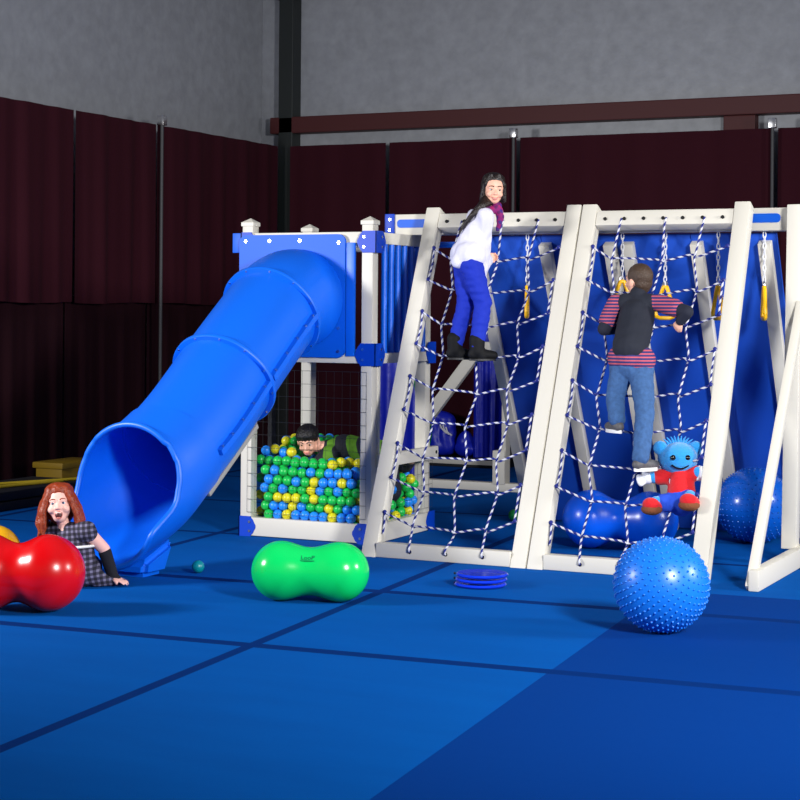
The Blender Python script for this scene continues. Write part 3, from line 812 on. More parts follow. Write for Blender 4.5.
# ------------------------------------------------------------------ people
M['eye_white'] = mat('eye_white', (.8, .8, .8), .15)
M['iris'] = mat('iris_brown', (.05, .022, .01), .15)
M['iris_blue'] = mat('iris_blue', (.06, .13, .22), .15)
M['pupil'] = mat('pupil', (.004, .004, .004), .1)
M['lip'] = mat('lip', srgb(206, 120, 110), .45)
M['mouth_in'] = mat('mouth_inside', srgb(70, 14, 18), .5)
M['teeth'] = mat('teeth', (.75, .74, .7), .25)
M['hair_dark'] = mat('dark_hair', srgb(26, 16, 13), .42, bump=(120, .5), var=(90, .5))
M['hair_brown'] = mat('brown_hair', srgb(66, 48, 34), .55, bump=(160, .5), var=(120, .4))
M['hair_red'] = mat('red_hair', srgb(142, 52, 18), .42, bump=(110, .5), var=(70, .5))
M['hair_black'] = mat('black_hair', srgb(16, 12, 12), .45, bump=(140, .5), var=(90, .4))

def head_axes(fwd, up=V((0, 0, 1))):
    f_ = V(fwd).normalized(); r_ = f_.cross(V(up)).normalized(); u_ = r_.cross(f_)
    return Matrix((r_, f_, u_)).transposed()
class Head:
    """local frame: x = the head's right, y = where it looks, z = up; chin at z 0, crown at z .2"""
    def __init__(self, centre, fwd, up=V((0, 0, 1)), s=1.0):
        self.R = head_axes(fwd, up); self.s = s; self.o = V(centre) - self.R @ V((0, 0, .1*s))
    def p(self, x, y, z): return self.o + self.R @ (V((x, y, z))*self.s)
    def e(self, c, r, rx=0): 
        Rr = self.R @ Matrix.Rotation(rx, 3, 'X') if rx else self.R
        return ('e', self.p(*c), tuple(k*self.s for k in r), Rr)
    def c(self, a, b, ra, rb): return ('c', self.p(*a), self.p(*b), ra*self.s, rb*self.s)
    def prims(self, neck_to, nr=.034, open_=0):
        P = [self.e((0, -.008, .122), (.070, .086, .080)), self.e((0, .022, .085), (.058, .058, .070)), self.e((0, .036, .030 - open_), (.036, .038, .030)),
             self.e((0, .012, .05), (.052, .055, .045)),
             self.c((0, .076, .098), (0, .090, .070), .0075, .0105), self.e((.010, .082, .067), (.007, .008, .006)), self.e((-.010, .082, .067), (.007, .008, .006)),
             self.e((.033, .055, .066), (.022, .022, .02)), self.e((-.033, .055, .066), (.022, .022, .02)),
             self.c((.042, .062, .112), (.012, .076, .110), .008, .009), self.c((-.042, .062, .112), (-.012, .076, .110), .008, .009),
             self.e((.027, .0655, .1045), (.0145, .0125, .0072)), self.e((-.027, .0655, .1045), (.0145, .0125, .0072)), self.e((.027, .065, .0865), (.013, .0115, .005)), self.e((-.027, .065, .0865), (.013, .0115, .005)), self.e((.072, -.008, .085), (.010, .020, .029)), self.e((-.072, -.008, .085), (.010, .020, .029)),
             self.e((0, .071, .042), (.022, .012, .009))]
        nk = V(neck_to); P.append(('c', self.p(0, -.012, .045), nk, nr*self.s, nr*self.s*1.12))
        return P
    def face(self, parent, iris='iris', smile=True, open_=0, brow='hair_dark'):
        for sx in (1, -1):
            bm = bmesh.new(); c = self.p(sx*.027, .0650, .096); rr = .0120*self.s
            b = bmesh.new(); bmesh.ops.create_uvsphere(b, u_segments=16, v_segments=12, radius=rr)
            A = frame_axes(self.R @ V((0, 1, 0)))
            for f in b.faces:
                q = f.calc_center_median().normalized().z
                f.material_index = 2 if q > .93 else (1 if q > .72 else 0)
            for v in b.verts: v.co = A @ v.co + c
            merge(bm, b)
            obj('eye', bm, [M['eye_white'], M[iris], M['pupil']], parent)
            bm = bmesh.new()
            tube(bm, smooth_path([self.p(sx*.012, .083, .114), self.p(sx*.028, .080, .120), self.p(sx*.045, .066, .114)], 4), lambda t: self.s*(.0034 - .0016*t), 8)
            obj('eyebrow', bm, M[brow], parent)
        if open_:
            bm = bmesh.new(); ball(bm, self.p(0, .071, .034 - open_*.3), (.0195*self.s, .0135*self.s, (.0095 + open_*.75)*self.s), 20, 14, self.R)
            mo = obj('mouth', bm, M['mouth_in'], parent)
            bm = bmesh.new(); ball(bm, self.p(0, .0765, .042 + open_*.2), (.0125*self.s, .006*self.s, .003*self.s), 16, 8, self.R); obj('teeth', bm, M['teeth'], mo)
            bm = bmesh.new(); ball(bm, self.p(0, .076, .026 - open_*.75), (.013*self.s, .008*self.s, .006*self.s), 14, 8, self.R); obj('tongue', bm, M['lip'], mo)
            bm = bmesh.new(); n = 24
            tube(bm, [self.p(.020*math.cos(2*PI*k/n), .0795 - .006*abs(math.cos(2*PI*k/n)), .034 - open_*.3 + (.0100 + open_*.75)*math.sin(2*PI*k/n) + .0035*math.cos(2*PI*k/n)**2) for k in range(n)], .0026*self.s, 8, closed=True)
            obj('lips', bm, M['lip'], mo)
        else:
            k = .006 if smile else -.001
            bm = bmesh.new()
            tube(bm, smooth_path([self.p(-.024, .072, .043 + k), self.p(-.012, .0815, .041), self.p(0, .084, .0405), self.p(.012, .0815, .041), self.p(.024, .072, .043 + k)], 4), lambda t: self.s*(.0018 + .002*math.sin(PI*t)), 8)
            tube(bm, smooth_path([self.p(-.022, .073, .042 + k), self.p(-.011, .081, .034), self.p(0, .083, .031), self.p(.011, .081, .034), self.p(.022, .073, .042 + k)], 4), lambda t: self.s*(.0018 + .0025*math.sin(PI*t)), 8)
            mo = obj('mouth', bm, M['lip'], parent)
            if smile:
                bm = bmesh.new(); ball(bm, self.p(0, .0785, .0375), (.0185*self.s, .0062*self.s, .0045*self.s), 16, 8, self.R); obj('teeth', bm, M['teeth'], mo)

def hand(wrist, d, n, side, s=1.0, curl=25, spread=4, thumb=35):
    """d: towards the fingertips, n: palm normal, side: direction of the thumb is side*(d x n)"""
    d = V(d).normalized(); n = (V(n) - d*V(n).dot(d)).normalized(); t = d.cross(n)*side
    w = V(wrist); P = []
    k = .85*s
    pl = .052*k
    offs = [.024, .008, -.008, -.023]; lens = [.046, .052, .048, .037]
    for o_, L in zip(offs, lens):
        kn = w + d*pl*(1 - abs(o_)*2) + t*o_*k
        P.append(('c', w + t*o_*.45*k, kn, .0115*k, .0095*k))
        p = kn; a = math.radians(curl*.6); dd0 = (d + t*o_*spread*.9).normalized()
        for j, fl in enumerate((.42, .32, .26)):
            dd = dd0*math.cos(a) + n*math.sin(a)
            q = p + dd*L*fl*k*1.15
            P.append(('c', p, q, (.0085 - .0008*j)*k, (.0078 - .0009*j)*k)); p = q; a += math.radians(curl)
    b = w + t*.016*k + d*.012*k
    th = math.radians(thumb)
    d1 = (d*math.cos(th) + t*math.sin(th) + n*.25).normalized(); q = b + d1*.032*k
    P.append(('c', b, q, .011*k, .009*k)); d2 = (d*math.cos(th*.55) + t*math.sin(th*.45) + n*.4).normalized()
    P.append(('c', q, q + d2*.024*k, .009*k, .0072*k))
    return P
def shoe_prims(ankle, d, s=1.0, up=V((0, 0, 1)), h=.06):
    """heel below the ankle, toe along d"""
    d = V(d).normalized(); a = V(ankle); u = V(up)
    sole = a - u*h
    return [('c', sole - d*.028*s + u*.026*s, sole + d*.05*s + u*.026*s, .030*s, .032*s), ('c', sole + d*.05*s + u*.024*s, sole + d*.108*s + u*.02*s, .034*s, .026*s),
            ('c', a, sole + u*.03*s - d*.01*s, .034*s, .034*s)]
def sole_mesh(ankle, d, s, up, h, th=.016):
    d = V(d).normalized(); u = V(up); sd = d.cross(u); a = V(ankle) - u*h
    pts = []
    for k in range(28):
        q = 2*PI*k/28; L = .088*s*math.cos(q); w = (.034 + .006*math.cos(q))*s*math.sin(q)
        pts.append(a + d*(.036*s + L) + sd*w - u*.006*s)
    bm = bmesh.new(); prism(bm, pts, u*th); return bm

# ---------------- girl on the left net
RT = V((EU[0], -EU[1], 0)).normalized()       # photo right, in the place
AW = V((-math.sin(TH), math.cos(TH), 0))      # away from the camera
def gp_(px, py, y): return at(px, py, y=y)
hip = gp_(468, 262, .44); chest = gp_(480, 224, .49); neck = gp_(486, 208, .52)
hd = gp_(493.5, 189, .53)
girl = root('person', (hip.x, hip.y, 1.15), 'girl in white blouse and blue trousers climbing left rope net, smiling back', 'person')
look = (V((CAM.x, CAM.y, 1.45)) - hd).normalized(); look = (look*.97 + RT*.18).normalized()
H1 = Head(hd, look, V((.02, .05, 1)), .93)
fwd = V((.72, .69, 0)).normalized(); right = V((.69, -.72, 0)).normalized()
shR = chest + right*.085 + V((0, 0, .045)); shL = chest - right*.085 + V((0, 0, .045))
hipR = hip + right*.055; hipL = hip - right*.055
kneeR = gp_(483, 303, .43); ankR = gp_(477, 349, .40)
kneeL = gp_(466, 303, .47); ankL = gp_(455, 348, .42)
elR = gp_(487, 250, .50); haR = gp_(499, 252, .70)
elR = shR.lerp(haR, .45) + V((0, -.01, -.075)); wrR = haR + V((-.02, -.03, .0))
V2 = CR[0][0][2]
grip = V2 + V((.0, -.012, .03))
wrR = grip - V((.035, .075, .0)) 
elR = V(((shR.x + wrR.x)/2 - .02, (shR.y + wrR.y)/2 - .03, min(shR.z, wrR.z) - .07))
gl = CR[0][0][1].lerp(CR[0][0][2], .55) + V((0, -.012, .012)); wrL = gl + V((-.03, -.075, 0)); elL = shL.lerp(wrL, .5) + V((-.02, .03, -.07))
body = H1.prims(neck, .033) + [('c', neck, chest, .04, .075), ('c', chest, hip + V((0, 0, .03)), .078, .072), ('c', shL, shR, .042, .042), ('c', hipL, hipR, .06, .06)]
body += chain([hipR, kneeR, ankR], [.058, .044, .032]) + chain([hipL, kneeL, ankL], [.058, .044, .032])
body += chain([shR, elR, wrR], [.036, .029, .021]) + chain([shL, elL, wrL], [.036, .029, .021])
body += [('c', wrR, wrR + (grip - wrR)*.15, .02, .02)] + hand(wrR, grip - wrR, V((.75, -.5, .1)), 1, 1.0, 42) + hand(wrL, gl - wrL, V((.7, -.5, 0)), -1, 1.0, 42)
toe = (RT*.93 + AW*.2).normalized()
body += shoe_prims(ankR, toe, .86, h=.055) + shoe_prims(ankL, toe, .86, h=.055)
blob('body', body, M['skin'], girl, .0048, 3)
H1.face(girl, 'iris', True, 0, 'hair_dark')
M['trousers'] = mat('royal_blue_trousers', srgb(18, 44, 168), .8, bump=(26, .5), spec=.3)
P = [('c', hipL + V((0, 0, -.01)), hipR + V((0, 0, -.01)), .076, .076)] + chain([hipR + V((0, 0, -.02)), kneeR, ankR + V((0, 0, .015))], [.076, .056, .045]) + chain([hipL + V((0, 0, -.02)), kneeL, ankL + V((0, 0, .015))], [.074, .056, .045])
blob('trousers', P, M['trousers'], girl, .007, 4, disp=lambda c: .007*noise.noise(V((c.x*18, c.y*18, c.z*34))))
M['blouse'] = mat('white_blouse', srgb(212, 210, 228), .85, bump=(20, .3))
hem = hip + V((0, 0, .045))
P = [('c', neck + V((0, 0, -.02)), chest, .045, .082), ('c', chest, hem, .084, .104), ('c', hem - right*.04, hem + right*.04, .098, .098), ('c', shL, shR, .048, .048), ('c', hem, hem + right*.03 - fwd*.07 + V((0, 0, -.04)), .09, .05)]
P += chain([shR, elR, wrR.lerp(elR, .25)], [.054, .052, .05]) + [('c', elR, elR + V((.01, 0, -.10)), .045, .022), ('c', elR.lerp(wrR, .4), elR.lerp(wrR, .3) + V((0, 0, -.13)), .04, .016)]
P += chain([shL, elL, wrL.lerp(elL, .15)], [.052, .045, .036])
blob('blouse', P, M['blouse'], girl, .007, 3, disp=lambda c: .008*noise.noise(V((c.x*26, c.y*26, c.z*12))))
M['scarf'] = mat('patterned_scarf', srgb(120, 14, 96), .8)
nt = M['scarf'].node_tree; vo = nt.nodes.new('ShaderNodeTexVoronoi'); vo.inputs['Scale'].default_value = 46
tc = nt.nodes.new('ShaderNodeTexCoord'); cr = nt.nodes.new('ShaderNodeValToRGB'); nt.links.new(tc.outputs['Object'], vo.inputs['Vector'])
cr.color_ramp.interpolation = 'CONSTANT'
for pos, c in ((0, srgb(130, 12, 100)), (.45, srgb(92, 10, 84)), (.62, srgb(60, 20, 110)), (.78, srgb(226, 150, 160)), (.86, srgb(150, 10, 90))):
    e = cr.color_ramp.elements.new(pos) if pos not in (0,) else cr.color_ramp.elements[0]; e.color = (*c, 1)
cr.color_ramp.elements[-1].color = (*srgb(150, 10, 90), 1)
sepc = nt.nodes.new('ShaderNodeSeparateColor'); nt.links.new(vo.outputs['Color'], sepc.inputs[0]); nt.links.new(sepc.outputs[0], cr.inputs[0]); nt.links.new(cr.outputs[0], nt.nodes['Principled BSDF'].inputs['Base Color'])
nb = neck.lerp(H1.p(0, -.01, 0), .45); P = []
tocam = (V((CAM.x, CAM.y, 0)) - V((hd.x, hd.y, 0))).normalized()
for k in range(14):
    a, b = 2*PI*k/14, 2*PI*(k + 1)/14
    f_ = lambda q: nb + RT*.056*math.cos(q) + AW*.05*math.sin(q) + V((0, 0, -.014 - .012*math.cos(q - 5.2)))
    P.append(('c', f_(a), f_(b), .024, .024))
dr = nb + RT*.05 + tocam*.03
P += chain([dr, dr + V((.012, -.0, -.07)) + RT*.012, dr + V((.0, 0, -.15)) + RT*.006], [.03, .024, .012])
blob('scarf', P, M['scarf'], girl, .006, 2, disp=lambda c: .004*noise.noise(c*40))
P = [H1.e((0, -.024, .126), (.081, .088, .085)), H1.e((0, -.014, .162), (.076, .082, .050)), H1.e((.066, -.012, .1), (.018, .034, .05)), H1.e((-.066, -.012, .1), (.018, .034, .05)), H1.e((0, -.045, .08), (.074, .058, .075)), H1.c((.066, .02, .13), (.073, -.005, .03), .016, .017), H1.c((-.066, .02, .13), (-.073, -.005, .03), .018, .02)]
P += [H1.c((.03, .045, .19), (.062, .035, .13), .014, .013), H1.c((-.02, .048, .192), (-.060, .036, .13), .016, .015)]
ht = gp_(462, 228, .40)
h0 = H1.p(-.03, -.07, .06)
P += chain([H1.p(-.01, -.06, .06), gp_(481, 206, .43), gp_(472, 215, .395), ht, gp_(459, 233, .375)], [.05, .024, .017, .012, .005]) + chain([H1.p(-.05, -.03, .05), gp_(484, 205, .44), gp_(476, 214, .40)], [.03, .02, .008])
P += [H1.c((.072, -.01, .06), (.075, -.01, -.035), .016, .011)]
blob('hair', P, M['hair_dark'], girl, .005, 2, disp=lambda c: .002*noise.noise(V((c.x*90, c.y*90, c.z*25))))
M['boot'] = mat('black_boot', (.005, .005, .006), .7, spec=.2)
for ank in (ankR, ankL):
    P = shoe_prims(ank, toe, 1.0, h=.058) + [('c', ank + V((0, 0, -.01)), ank + V((0, 0, .055)), .046, .05), ('c', ank, ank + V((0, 0, -.04)) + toe*.03, .044, .04)]
    bt = blob('boot', P, M['boot'], girl, .006, 3)
    obj('sole', sole_mesh(ank, toe, .98, V((0, 0, 1)), .066, .012), M['black'], bt, smooth=False)

# ---------------- boy on the right net, back to the camera
hip = gp_(630, 366, .40); chest = gp_(637, 305, .60); neck = gp_(637, 290, .62); hd = gp_(638, 279, .60)
hd = gp_(638.5, 280, .62)
boy = root('person', (hip.x, hip.y, .65), 'boy in dark vest and jeans seen from behind climbing right rope net', 'person')
look = (AW*.8 - RT*.6).normalized(); H2 = Head(hd, look + V((0, 0, .12)), V((-.05, -.08, 1)), .95)
Rv = RT*.97 + AW*.1
neck = gp_(638, 296, .59); chest = gp_(637, 316, .555)
shL = gp_(616, 303, .58); shR = gp_(659, 303, .58)
hipL = gp_(622, 366, .41); hipR = gp_(641, 368, .41)
kneeL = gp_(615, 398, .37) ; ankL = gp_(617, 421, .275)
kneeR = gp_(645, 412, .27); ankR = gp_(641, 459, .155)
elR = gp_(687, 312, .52); gR = gp_(676, 327, .545)
elL = gp_(604, 329, .50); gL = gp_(624, 329, .66)
cR = CR[1]
bodyP = H2.prims(neck, .036) + [('c', neck, chest, .045, .08), ('c', chest, hip + V((0, 0, .04)), .085, .066), ('c', shL, shR, .043, .043), ('c', hipL, hipR, .056, .056)]
bodyP += chain([hipR, kneeR, ankR], [.054, .044, .033]) + chain([hipL, kneeL, ankL], [.054, .044, .033])
wR = gR + (elR - gR).normalized()*.05; wL = gL + (elL - gL).normalized()*.05
bodyP += chain([shR, elR, wR], [.037, .03, .022]) + chain([shL, elL, wL], [.037, .03, .022])
bodyP += hand(wR, gR - wR, V((.2, .9, -.2)), 1, 1.05, 45) + hand(wL, gL - wL, V((.5, .6, -.2)), -1, 1.05, 45)
toeB = (AW*.55 + RT*.8).normalized(); toeL = (AW*.9 - RT*.3).normalized()
bodyP += shoe_prims(ankR, toeB, .9, h=.055) + shoe_prims(ankL, toeL, .9, h=.055)
blob('body', bodyP, M['skin'], boy, .0048, 3)
H2.face(boy, 'iris', False, 0, 'hair_brown')
P = [H2.e((0, -.017, .130), (.075, .087, .079)), H2.e((0, -.05, .09), (.062, .046, .06)), H2.e((0, -.045, .065), (.052, .04, .05)), H2.e((.055, .0, .125), (.02, .04, .035)), H2.e((-.055, .0, .125), (.02, .04, .035))]
blob('hair', P, M['hair_brown'], boy, .005, 2, disp=lambda c: .002*noise.noise(c*140))
M['jeans'] = mat('blue_jeans', srgb(54, 90, 138), .9, bump=(45, .4), var=(9, .4))
P = [('c', hipL + V((0, 0, -.005)), hipR + V((0, 0, -.005)), .079, .079), ('c', hip, hip + V((0, 0, .04)), .086, .086)] + chain([hipR + V((0, 0, -.02)), kneeR, ankR + V((0, 0, .01))], [.074, .058, .05]) + chain([hipL + V((0, 0, -.02)), kneeL, ankL + V((0, 0, .012))], [.072, .056, .05])
jn = blob('jeans', P, M['jeans'], boy, .007, 3, disp=lambda c: .005*noise.noise(c*24))
bk = gp_(648, 374, .32)
M['stripe'] = wave_mat('striped_jersey', (srgb(190, 84, 98), srgb(46, 42, 100)), 'z', 50, .85, .42)
P = [('c', neck + V((0, 0, -.03)), chest, .048, .086), ('c', chest, hip + V((0, 0, .05)), .092, .1), ('c', hipL + V((0, 0, .045)), hipR + V((0, 0, .045)), .088, .088), ('c', shL, shR, .052, .052)]
P += [('c', shR, shR.lerp(elR, .58), .054, .056), ('c', shL, shL.lerp(elL, .66), .054, .056)]
blob('striped_shirt', P, M['stripe'], boy, .007, 3)
M['undershirt'] = mat('black_sleeve', srgb(20, 24, 42), .85)
P = chain([shR.lerp(elR, .3), elR, wR], [.043, .04, .031]); blob('sleeve', P, M['undershirt'], boy, .006, 2)
P = chain([shL.lerp(elL, .3), elL, wL], [.043, .04, .031]); blob('sleeve', P, M['undershirt'], boy, .006, 2)
M['vest'] = mat('dark_vest', srgb(19, 24, 38), .85, bump=(18, .3))
P = [('c', neck + V((0, 0, -.018)), chest, .058, .1), ('c', chest, hip + V((0, 0, .105)), .107, .107), ('c', shL.lerp(shR, .2), shL.lerp(shR, .8), .058, .058),
     ('c', neck + V((0, 0, -.01)), neck + V((0, 0, .012)), .055, .05)]
vs = blob('vest', P, M['vest'], boy, .007, 3, disp=lambda c: .005*noise.noise(c*18))
M['sneaker'] = mat('grey_sneaker', srgb(84, 82, 84), .6, var=(60, .5))
M['sole'] = mat('white_sole', srgb(232, 230, 226), .5)
for ank, tv in ((ankR, toeB), (ankL, toeL)):
    s_ = blob('sneaker', shoe_prims(ank, tv, 1.02, h=.058), M['sneaker'], boy, .006, 2)
    obj('sole', sole_mesh(ank, tv, 1.0, V((0, 0, 1)), .064, .02), M['sole'], s_, smooth=False)

# ---------------- red-haired girl on the floor
Y0 = -1.78
hd = gp_(59.5, 503, Y0 - .02); neck = gp_(65, 527, Y0); chest = gp_(70, 545, Y0); 
rg = root('person', (-.88, Y0, 0), 'red-haired girl in plaid dress sitting on floor, laughing', 'person')
look = (V((CAM.x, CAM.y, 1.3)) - hd).normalized(); look = (look - RT*.12 + V((0, 0, .06))).normalized()
H3 = Head(hd, look, V((-.1, 0, 1)) , .98)
hip = V((gp_(76, 586, Y0).x, Y0 + .02, .085))
shL = gp_(86, 531, Y0 - .01); shR = gp_(50, 531, Y0 + .02)
elL = gp_(104, 549, Y0 + .09); wrL = gp_(113, 576, Y0 + .13)
wrL = V((wrL.x, wrL.y, .045)); hdir = (RT*.9 - AW*.35 + V((0, 0, -.22))).normalized()
elR = gp_(38, 556, Y0 + .06); wrR = gp_(40, 584, Y0 + .1); wrR.z = .05
front = (V((-.75, -.62, 0))).normalized(); sidev = V((-front.y, front.x, 0))
hipL = hip - sidev*-.06; hipR = hip + sidev*-.06
kL = hip + front*.27 + sidev*.09 + V((0, .05, -.012)); kR = hip + front*.25 - sidev*.02 + V((-.05, .12, -.01))
aL = kL + V((-.22, .08, -.02)); aR = kR + V((-.23, .05, -.02))
for q in (kL, kR, aL, aR): q.z = max(q.z, .055)
# the legs lie behind the red ball, turned to the photo's left
kL = hip + V((-.27, .06, .0)); kR = hip + V((-.26, .17, .01)); aL = kL + V((-.24, .1, -.02)); aR = kR + V((-.24, .07, -.02))
bodyP = H3.prims(neck, .034, .008) + [H3.e((0, .02, .075), (.064, .06, .064)), H3.e((.035, .054, .064), (.025, .024, .023)), H3.e((-.035, .054, .064), (.025, .024, .023)), H3.e((0, .03, .04), (.046, .042, .036))] + [('c', neck, chest, .042, .078), ('c', chest, hip + V((0, 0, .03)), .08, .085), ('c', shL, shR, .043, .043), ('c', hip + V((0, -.05, 0)), hip + V((0, .06, 0)), .078, .078)]
bodyP += chain([hip + V((0, -.04, 0)), kL, aL], [.07, .05, .034]) + chain([hip + V((0, .06, 0)), kR, aR], [.07, .05, .034])
bodyP += chain([shL, elL, wrL], [.04, .033, .024]) + chain([shR, elR, wrR], [.04, .033, .024])
bodyP += hand(wrL, hdir, V((0, 0, -1)), -1, 1.05, 8, 9, 40) + hand(wrR, -RT, V((0, 0, -1)), 1, 1.05, 8, 6, 40)
bodyP += shoe_prims(aL, V((-.9, 0, .42)), .9, V((.42, 0, .9)), .03) + shoe_prims(aR, V((-.9, 0, .42)), .9, V((.42, 0, .9)), .03)
blob('body', bodyP, M['skin_pale'], rg, .0048, 3)
H3.face(rg, 'iris_blue', False, .013, 'hair_red')
M['plaid'] = bpy.data.materials.new('plaid_dress'); M['plaid'].use_nodes = True
nt = M['plaid'].node_tree; b = nt.nodes['Principled BSDF']; b.inputs['Roughness'].default_value = .85
tc = nt.nodes.new('ShaderNodeTexCoord'); mpn = nt.nodes.new('ShaderNodeMapping'); mpn.inputs['Rotation'].default_value = (0, .12, -.45); nt.links.new(tc.outputs['Object'], mpn.inputs[0])
sp = nt.nodes.new('ShaderNodeSeparateXYZ'); nt.links.new(mpn.outputs[0], sp.inputs[0])
acc = []
for ax in ('X', 'Z'):
    mu = nt.nodes.new('ShaderNodeMath'); mu.operation = 'MULTIPLY'; mu.inputs[1].default_value = 36; nt.links.new(sp.outputs[ax], mu.inputs[0])
    fr = nt.nodes.new('ShaderNodeMath'); fr.operation = 'FRACT'; nt.links.new(mu.outputs[0], fr.inputs[0])
    g_ = nt.nodes.new('ShaderNodeMath'); g_.operation = 'GREATER_THAN'; g_.inputs[1].default_value = .55; nt.links.new(fr.outputs[0], g_.inputs[0]); acc.append(g_)
ad = nt.nodes.new('ShaderNodeMath'); ad.operation = 'ADD'; nt.links.new(acc[0].outputs[0], ad.inputs[0]); nt.links.new(acc[1].outputs[0], ad.inputs[1])
hv = nt.nodes.new('ShaderNodeMath'); hv.operation = 'MULTIPLY'; hv.inputs[1].default_value = .5; nt.links.new(ad.outputs[0], hv.inputs[0])
cr = nt.nodes.new('ShaderNodeValToRGB'); cr.color_ramp.interpolation = 'CONSTANT'
cr.color_ramp.elements[0].color = (*srgb(26, 24, 36), 1); cr.color_ramp.elements[1].position = .75; cr.color_ramp.elements[1].color = (*srgb(116, 112, 138), 1)
e = cr.color_ramp.elements.new(.25); e.color = (*srgb(62, 58, 80), 1)
nt.links.new(hv.outputs[0], cr.inputs[0]); nt.links.new(cr.outputs[0], b.inputs['Base Color'])
P = [('c', neck + V((0, 0, -.03)), chest, .05, .09), ('c', chest, hip + V((0, 0, .1)), .093, .086), ('c', hip + V((0, 0, .1)), hip + V((0, 0, .0)), .088, .1), ('c', shL, shR, .05, .05),
     ('c', shL, shL.lerp(elL, .1), .055, .052), ('c', shR, shR.lerp(elR, .1), .055, .052),
     ('c', hip + V((.03, -.02, -.0)), hip + V((.11, .07, -.045)), .082, .035), ('c', hip + V((.08, .05, -.05)), hip + V((.2, .13, -.062)), .045, .017),
     ('c', hip, kL.lerp(hip, .2), .095, .07), ('c', hip + V((0, .06, 0)), kR.lerp(hip, .2), .095, .07)]
def flat_floor(b2):
    for v in b2.verts:
        if v.co.z < .004: v.co.z = .004
blob('dress', P, M['plaid'], rg, .007, 2, after=flat_floor, disp=lambda c: .005*noise.noise(c*20))
bm = bmesh.new(); wc = hip + V((.0, 0, .135)); n = 28
tube(bm, [wc + V((.098*math.cos(2*PI*k/n), .098*math.sin(2*PI*k/n), .006*math.cos(2*PI*k/n))) for k in range(n)], .0075, 8, closed=True); obj('belt', bm, M['sole'], rg)
M['glove'] = mat('black_arm_warmer', srgb(14, 14, 26), .9, bump=(60, .3))
P = chain([elL.lerp(wrL, .12), wrL + V((0, 0, .006))], [.036, .03]) + [('c', wrL, wrL + hdir*.022, .029, .024)]
blob('arm_warmer', P, M['glove'], rg, .005, 2)
P = chain([elR.lerp(wrR, .12), wrR], [.036, .03]); blob('arm_warmer', P, M['glove'], rg, .005, 2)
P = [H3.e((0, -.02, .128), (.083, .090, .084)), H3.e((0, -.012, .166), (.080, .084, .049)), H3.e((0, -.05, .07), (.082, .06, .09))]
rnd = random.Random(3)
for sx in (1, -1):
    for k in range(9):
        a = k/8
        x0, y0 = sx*(.062 + .014*math.sin(PI*a)), .05 - .105*a
        pts = [H3.p(x0*.7, y0*.9 + .005, .185 - .02*abs(a - .5)), H3.p(x0*1.05, y0, .12), H3.p(x0*1.2 + sx*.012, y0 - .004, .06), H3.p(x0*1.25 + sx*rnd.uniform(.005, .03), y0 - .012, .0), H3.p(x0*1.2 + sx*rnd.uniform(.0, .035), y0 - .02, -.055 - rnd.uniform(0, .03))]
        P += chain(pts, [.016, .018, .019, .018, .007])
P += [H3.c((0, -.07, .1), (0, -.075, -.05), .05, .03)]
blob('hair', P, M['hair_red'], rg, .0055, 1, disp=lambda c: .005*noise.noise(V((c.x*40, c.y*40, c.z*28))) + .002*noise.noise(V((c.x*150, c.y*150, c.z*40))))

# ---------------- boy lying in the ball pit
hd = gp_(308, 440, .80)
pb = root('person', (-.65, .95, .3), 'dark-haired boy in green and navy top lying in the ball pit', 'person')
look = (V((CAM.x, CAM.y, .2)) - hd).normalized(); look = (look - RT*.25 + V((0, 0, -.38))).normalized()
H4 = Head(hd, look, V((-.12, .25, 1)), .95)
neck = gp_(324, 447, .86); chest = V((-.66, .92, .565)); hip = V((-.42, 1.06, .53)); 
shA = V((-.71, .80, .535)); shB = V((-.70, 1.04, .585))
elA = V((-.8, .70, .42)); wrA = V((-.95, .68, .42)); elB = V((-.85, 1.2, .46)); wrB = V((-1.0, 1.2, .5))
kA = V((-.33, 1.0, .29)); fA = V((-.50, 1.08, .12)); kB = V((-.34, 1.2, .46)); fB = V((-.262, 1.14, .50))
bodyP = H4.prims(neck, .036) + [('c', neck, chest, .042, .085), ('c', chest, hip, .088, .08), ('c', shA, shB, .045, .045)]
bodyP += chain([shA, elA, wrA], [.04, .032, .023]) + chain([shB, elB, wrB], [.04, .032, .023]) + chain([hip, kA, fA], [.07, .05, .035]) + chain([hip, kB, fB], [.07, .05, .035])
bodyP += hand(wrA, wrA - elA, V((0, 0, -1)), 1, 1, 30) + hand(wrB, wrB - elB, V((0, 0, -1)), -1, 1, 30)
blob('body', bodyP, M['skin'], pb, .0055, 3)
H4.face(pb, 'iris', False, 0, 'hair_black')
P = [H4.e((0, -.014, .135), (.078, .092, .078)), H4.e((0, -.055, .09), (.066, .046, .07)), H4.e((0, -.004, .156), (.078, .090, .055)), H4.e((.02, .046, .158), (.05, .04, .028)), H4.c((-.06, .03, .15), (-.068, .01, .11), .018, .012), H4.c((.06, .03, .15), (.068, .01, .11), .018, .012)]
blob('hair', P, M['hair_black'], pb, .005, 2, disp=lambda c: .003*noise.noise(c*110))
M['navy_top'] = mat('navy_top', srgb(16, 18, 38), .8, bump=(24, .3)); M['lime_top'] = mat('lime_panel', srgb(110, 170, 18), .7)
M['greenstripe'] = wave_mat('green_navy_top', (srgb(78, 128, 14), srgb(14, 17, 30)), 'x', 7.5, .8, .42, ('z', 2.2))
P = [('c', neck.lerp(chest, .3), chest, .06, .098), ('c', chest, hip, .1, .092), ('c', shA, shB, .058, .058)] + chain([shA, elA, wrA.lerp(elA, .2)], [.055, .046, .038]) + chain([shB, elB, wrB.lerp(elB, .2)], [.055, .046, .038])
blob('top', P, M['greenstripe'], pb, .007, 3, disp=lambda c: .005*noise.noise(c*22))
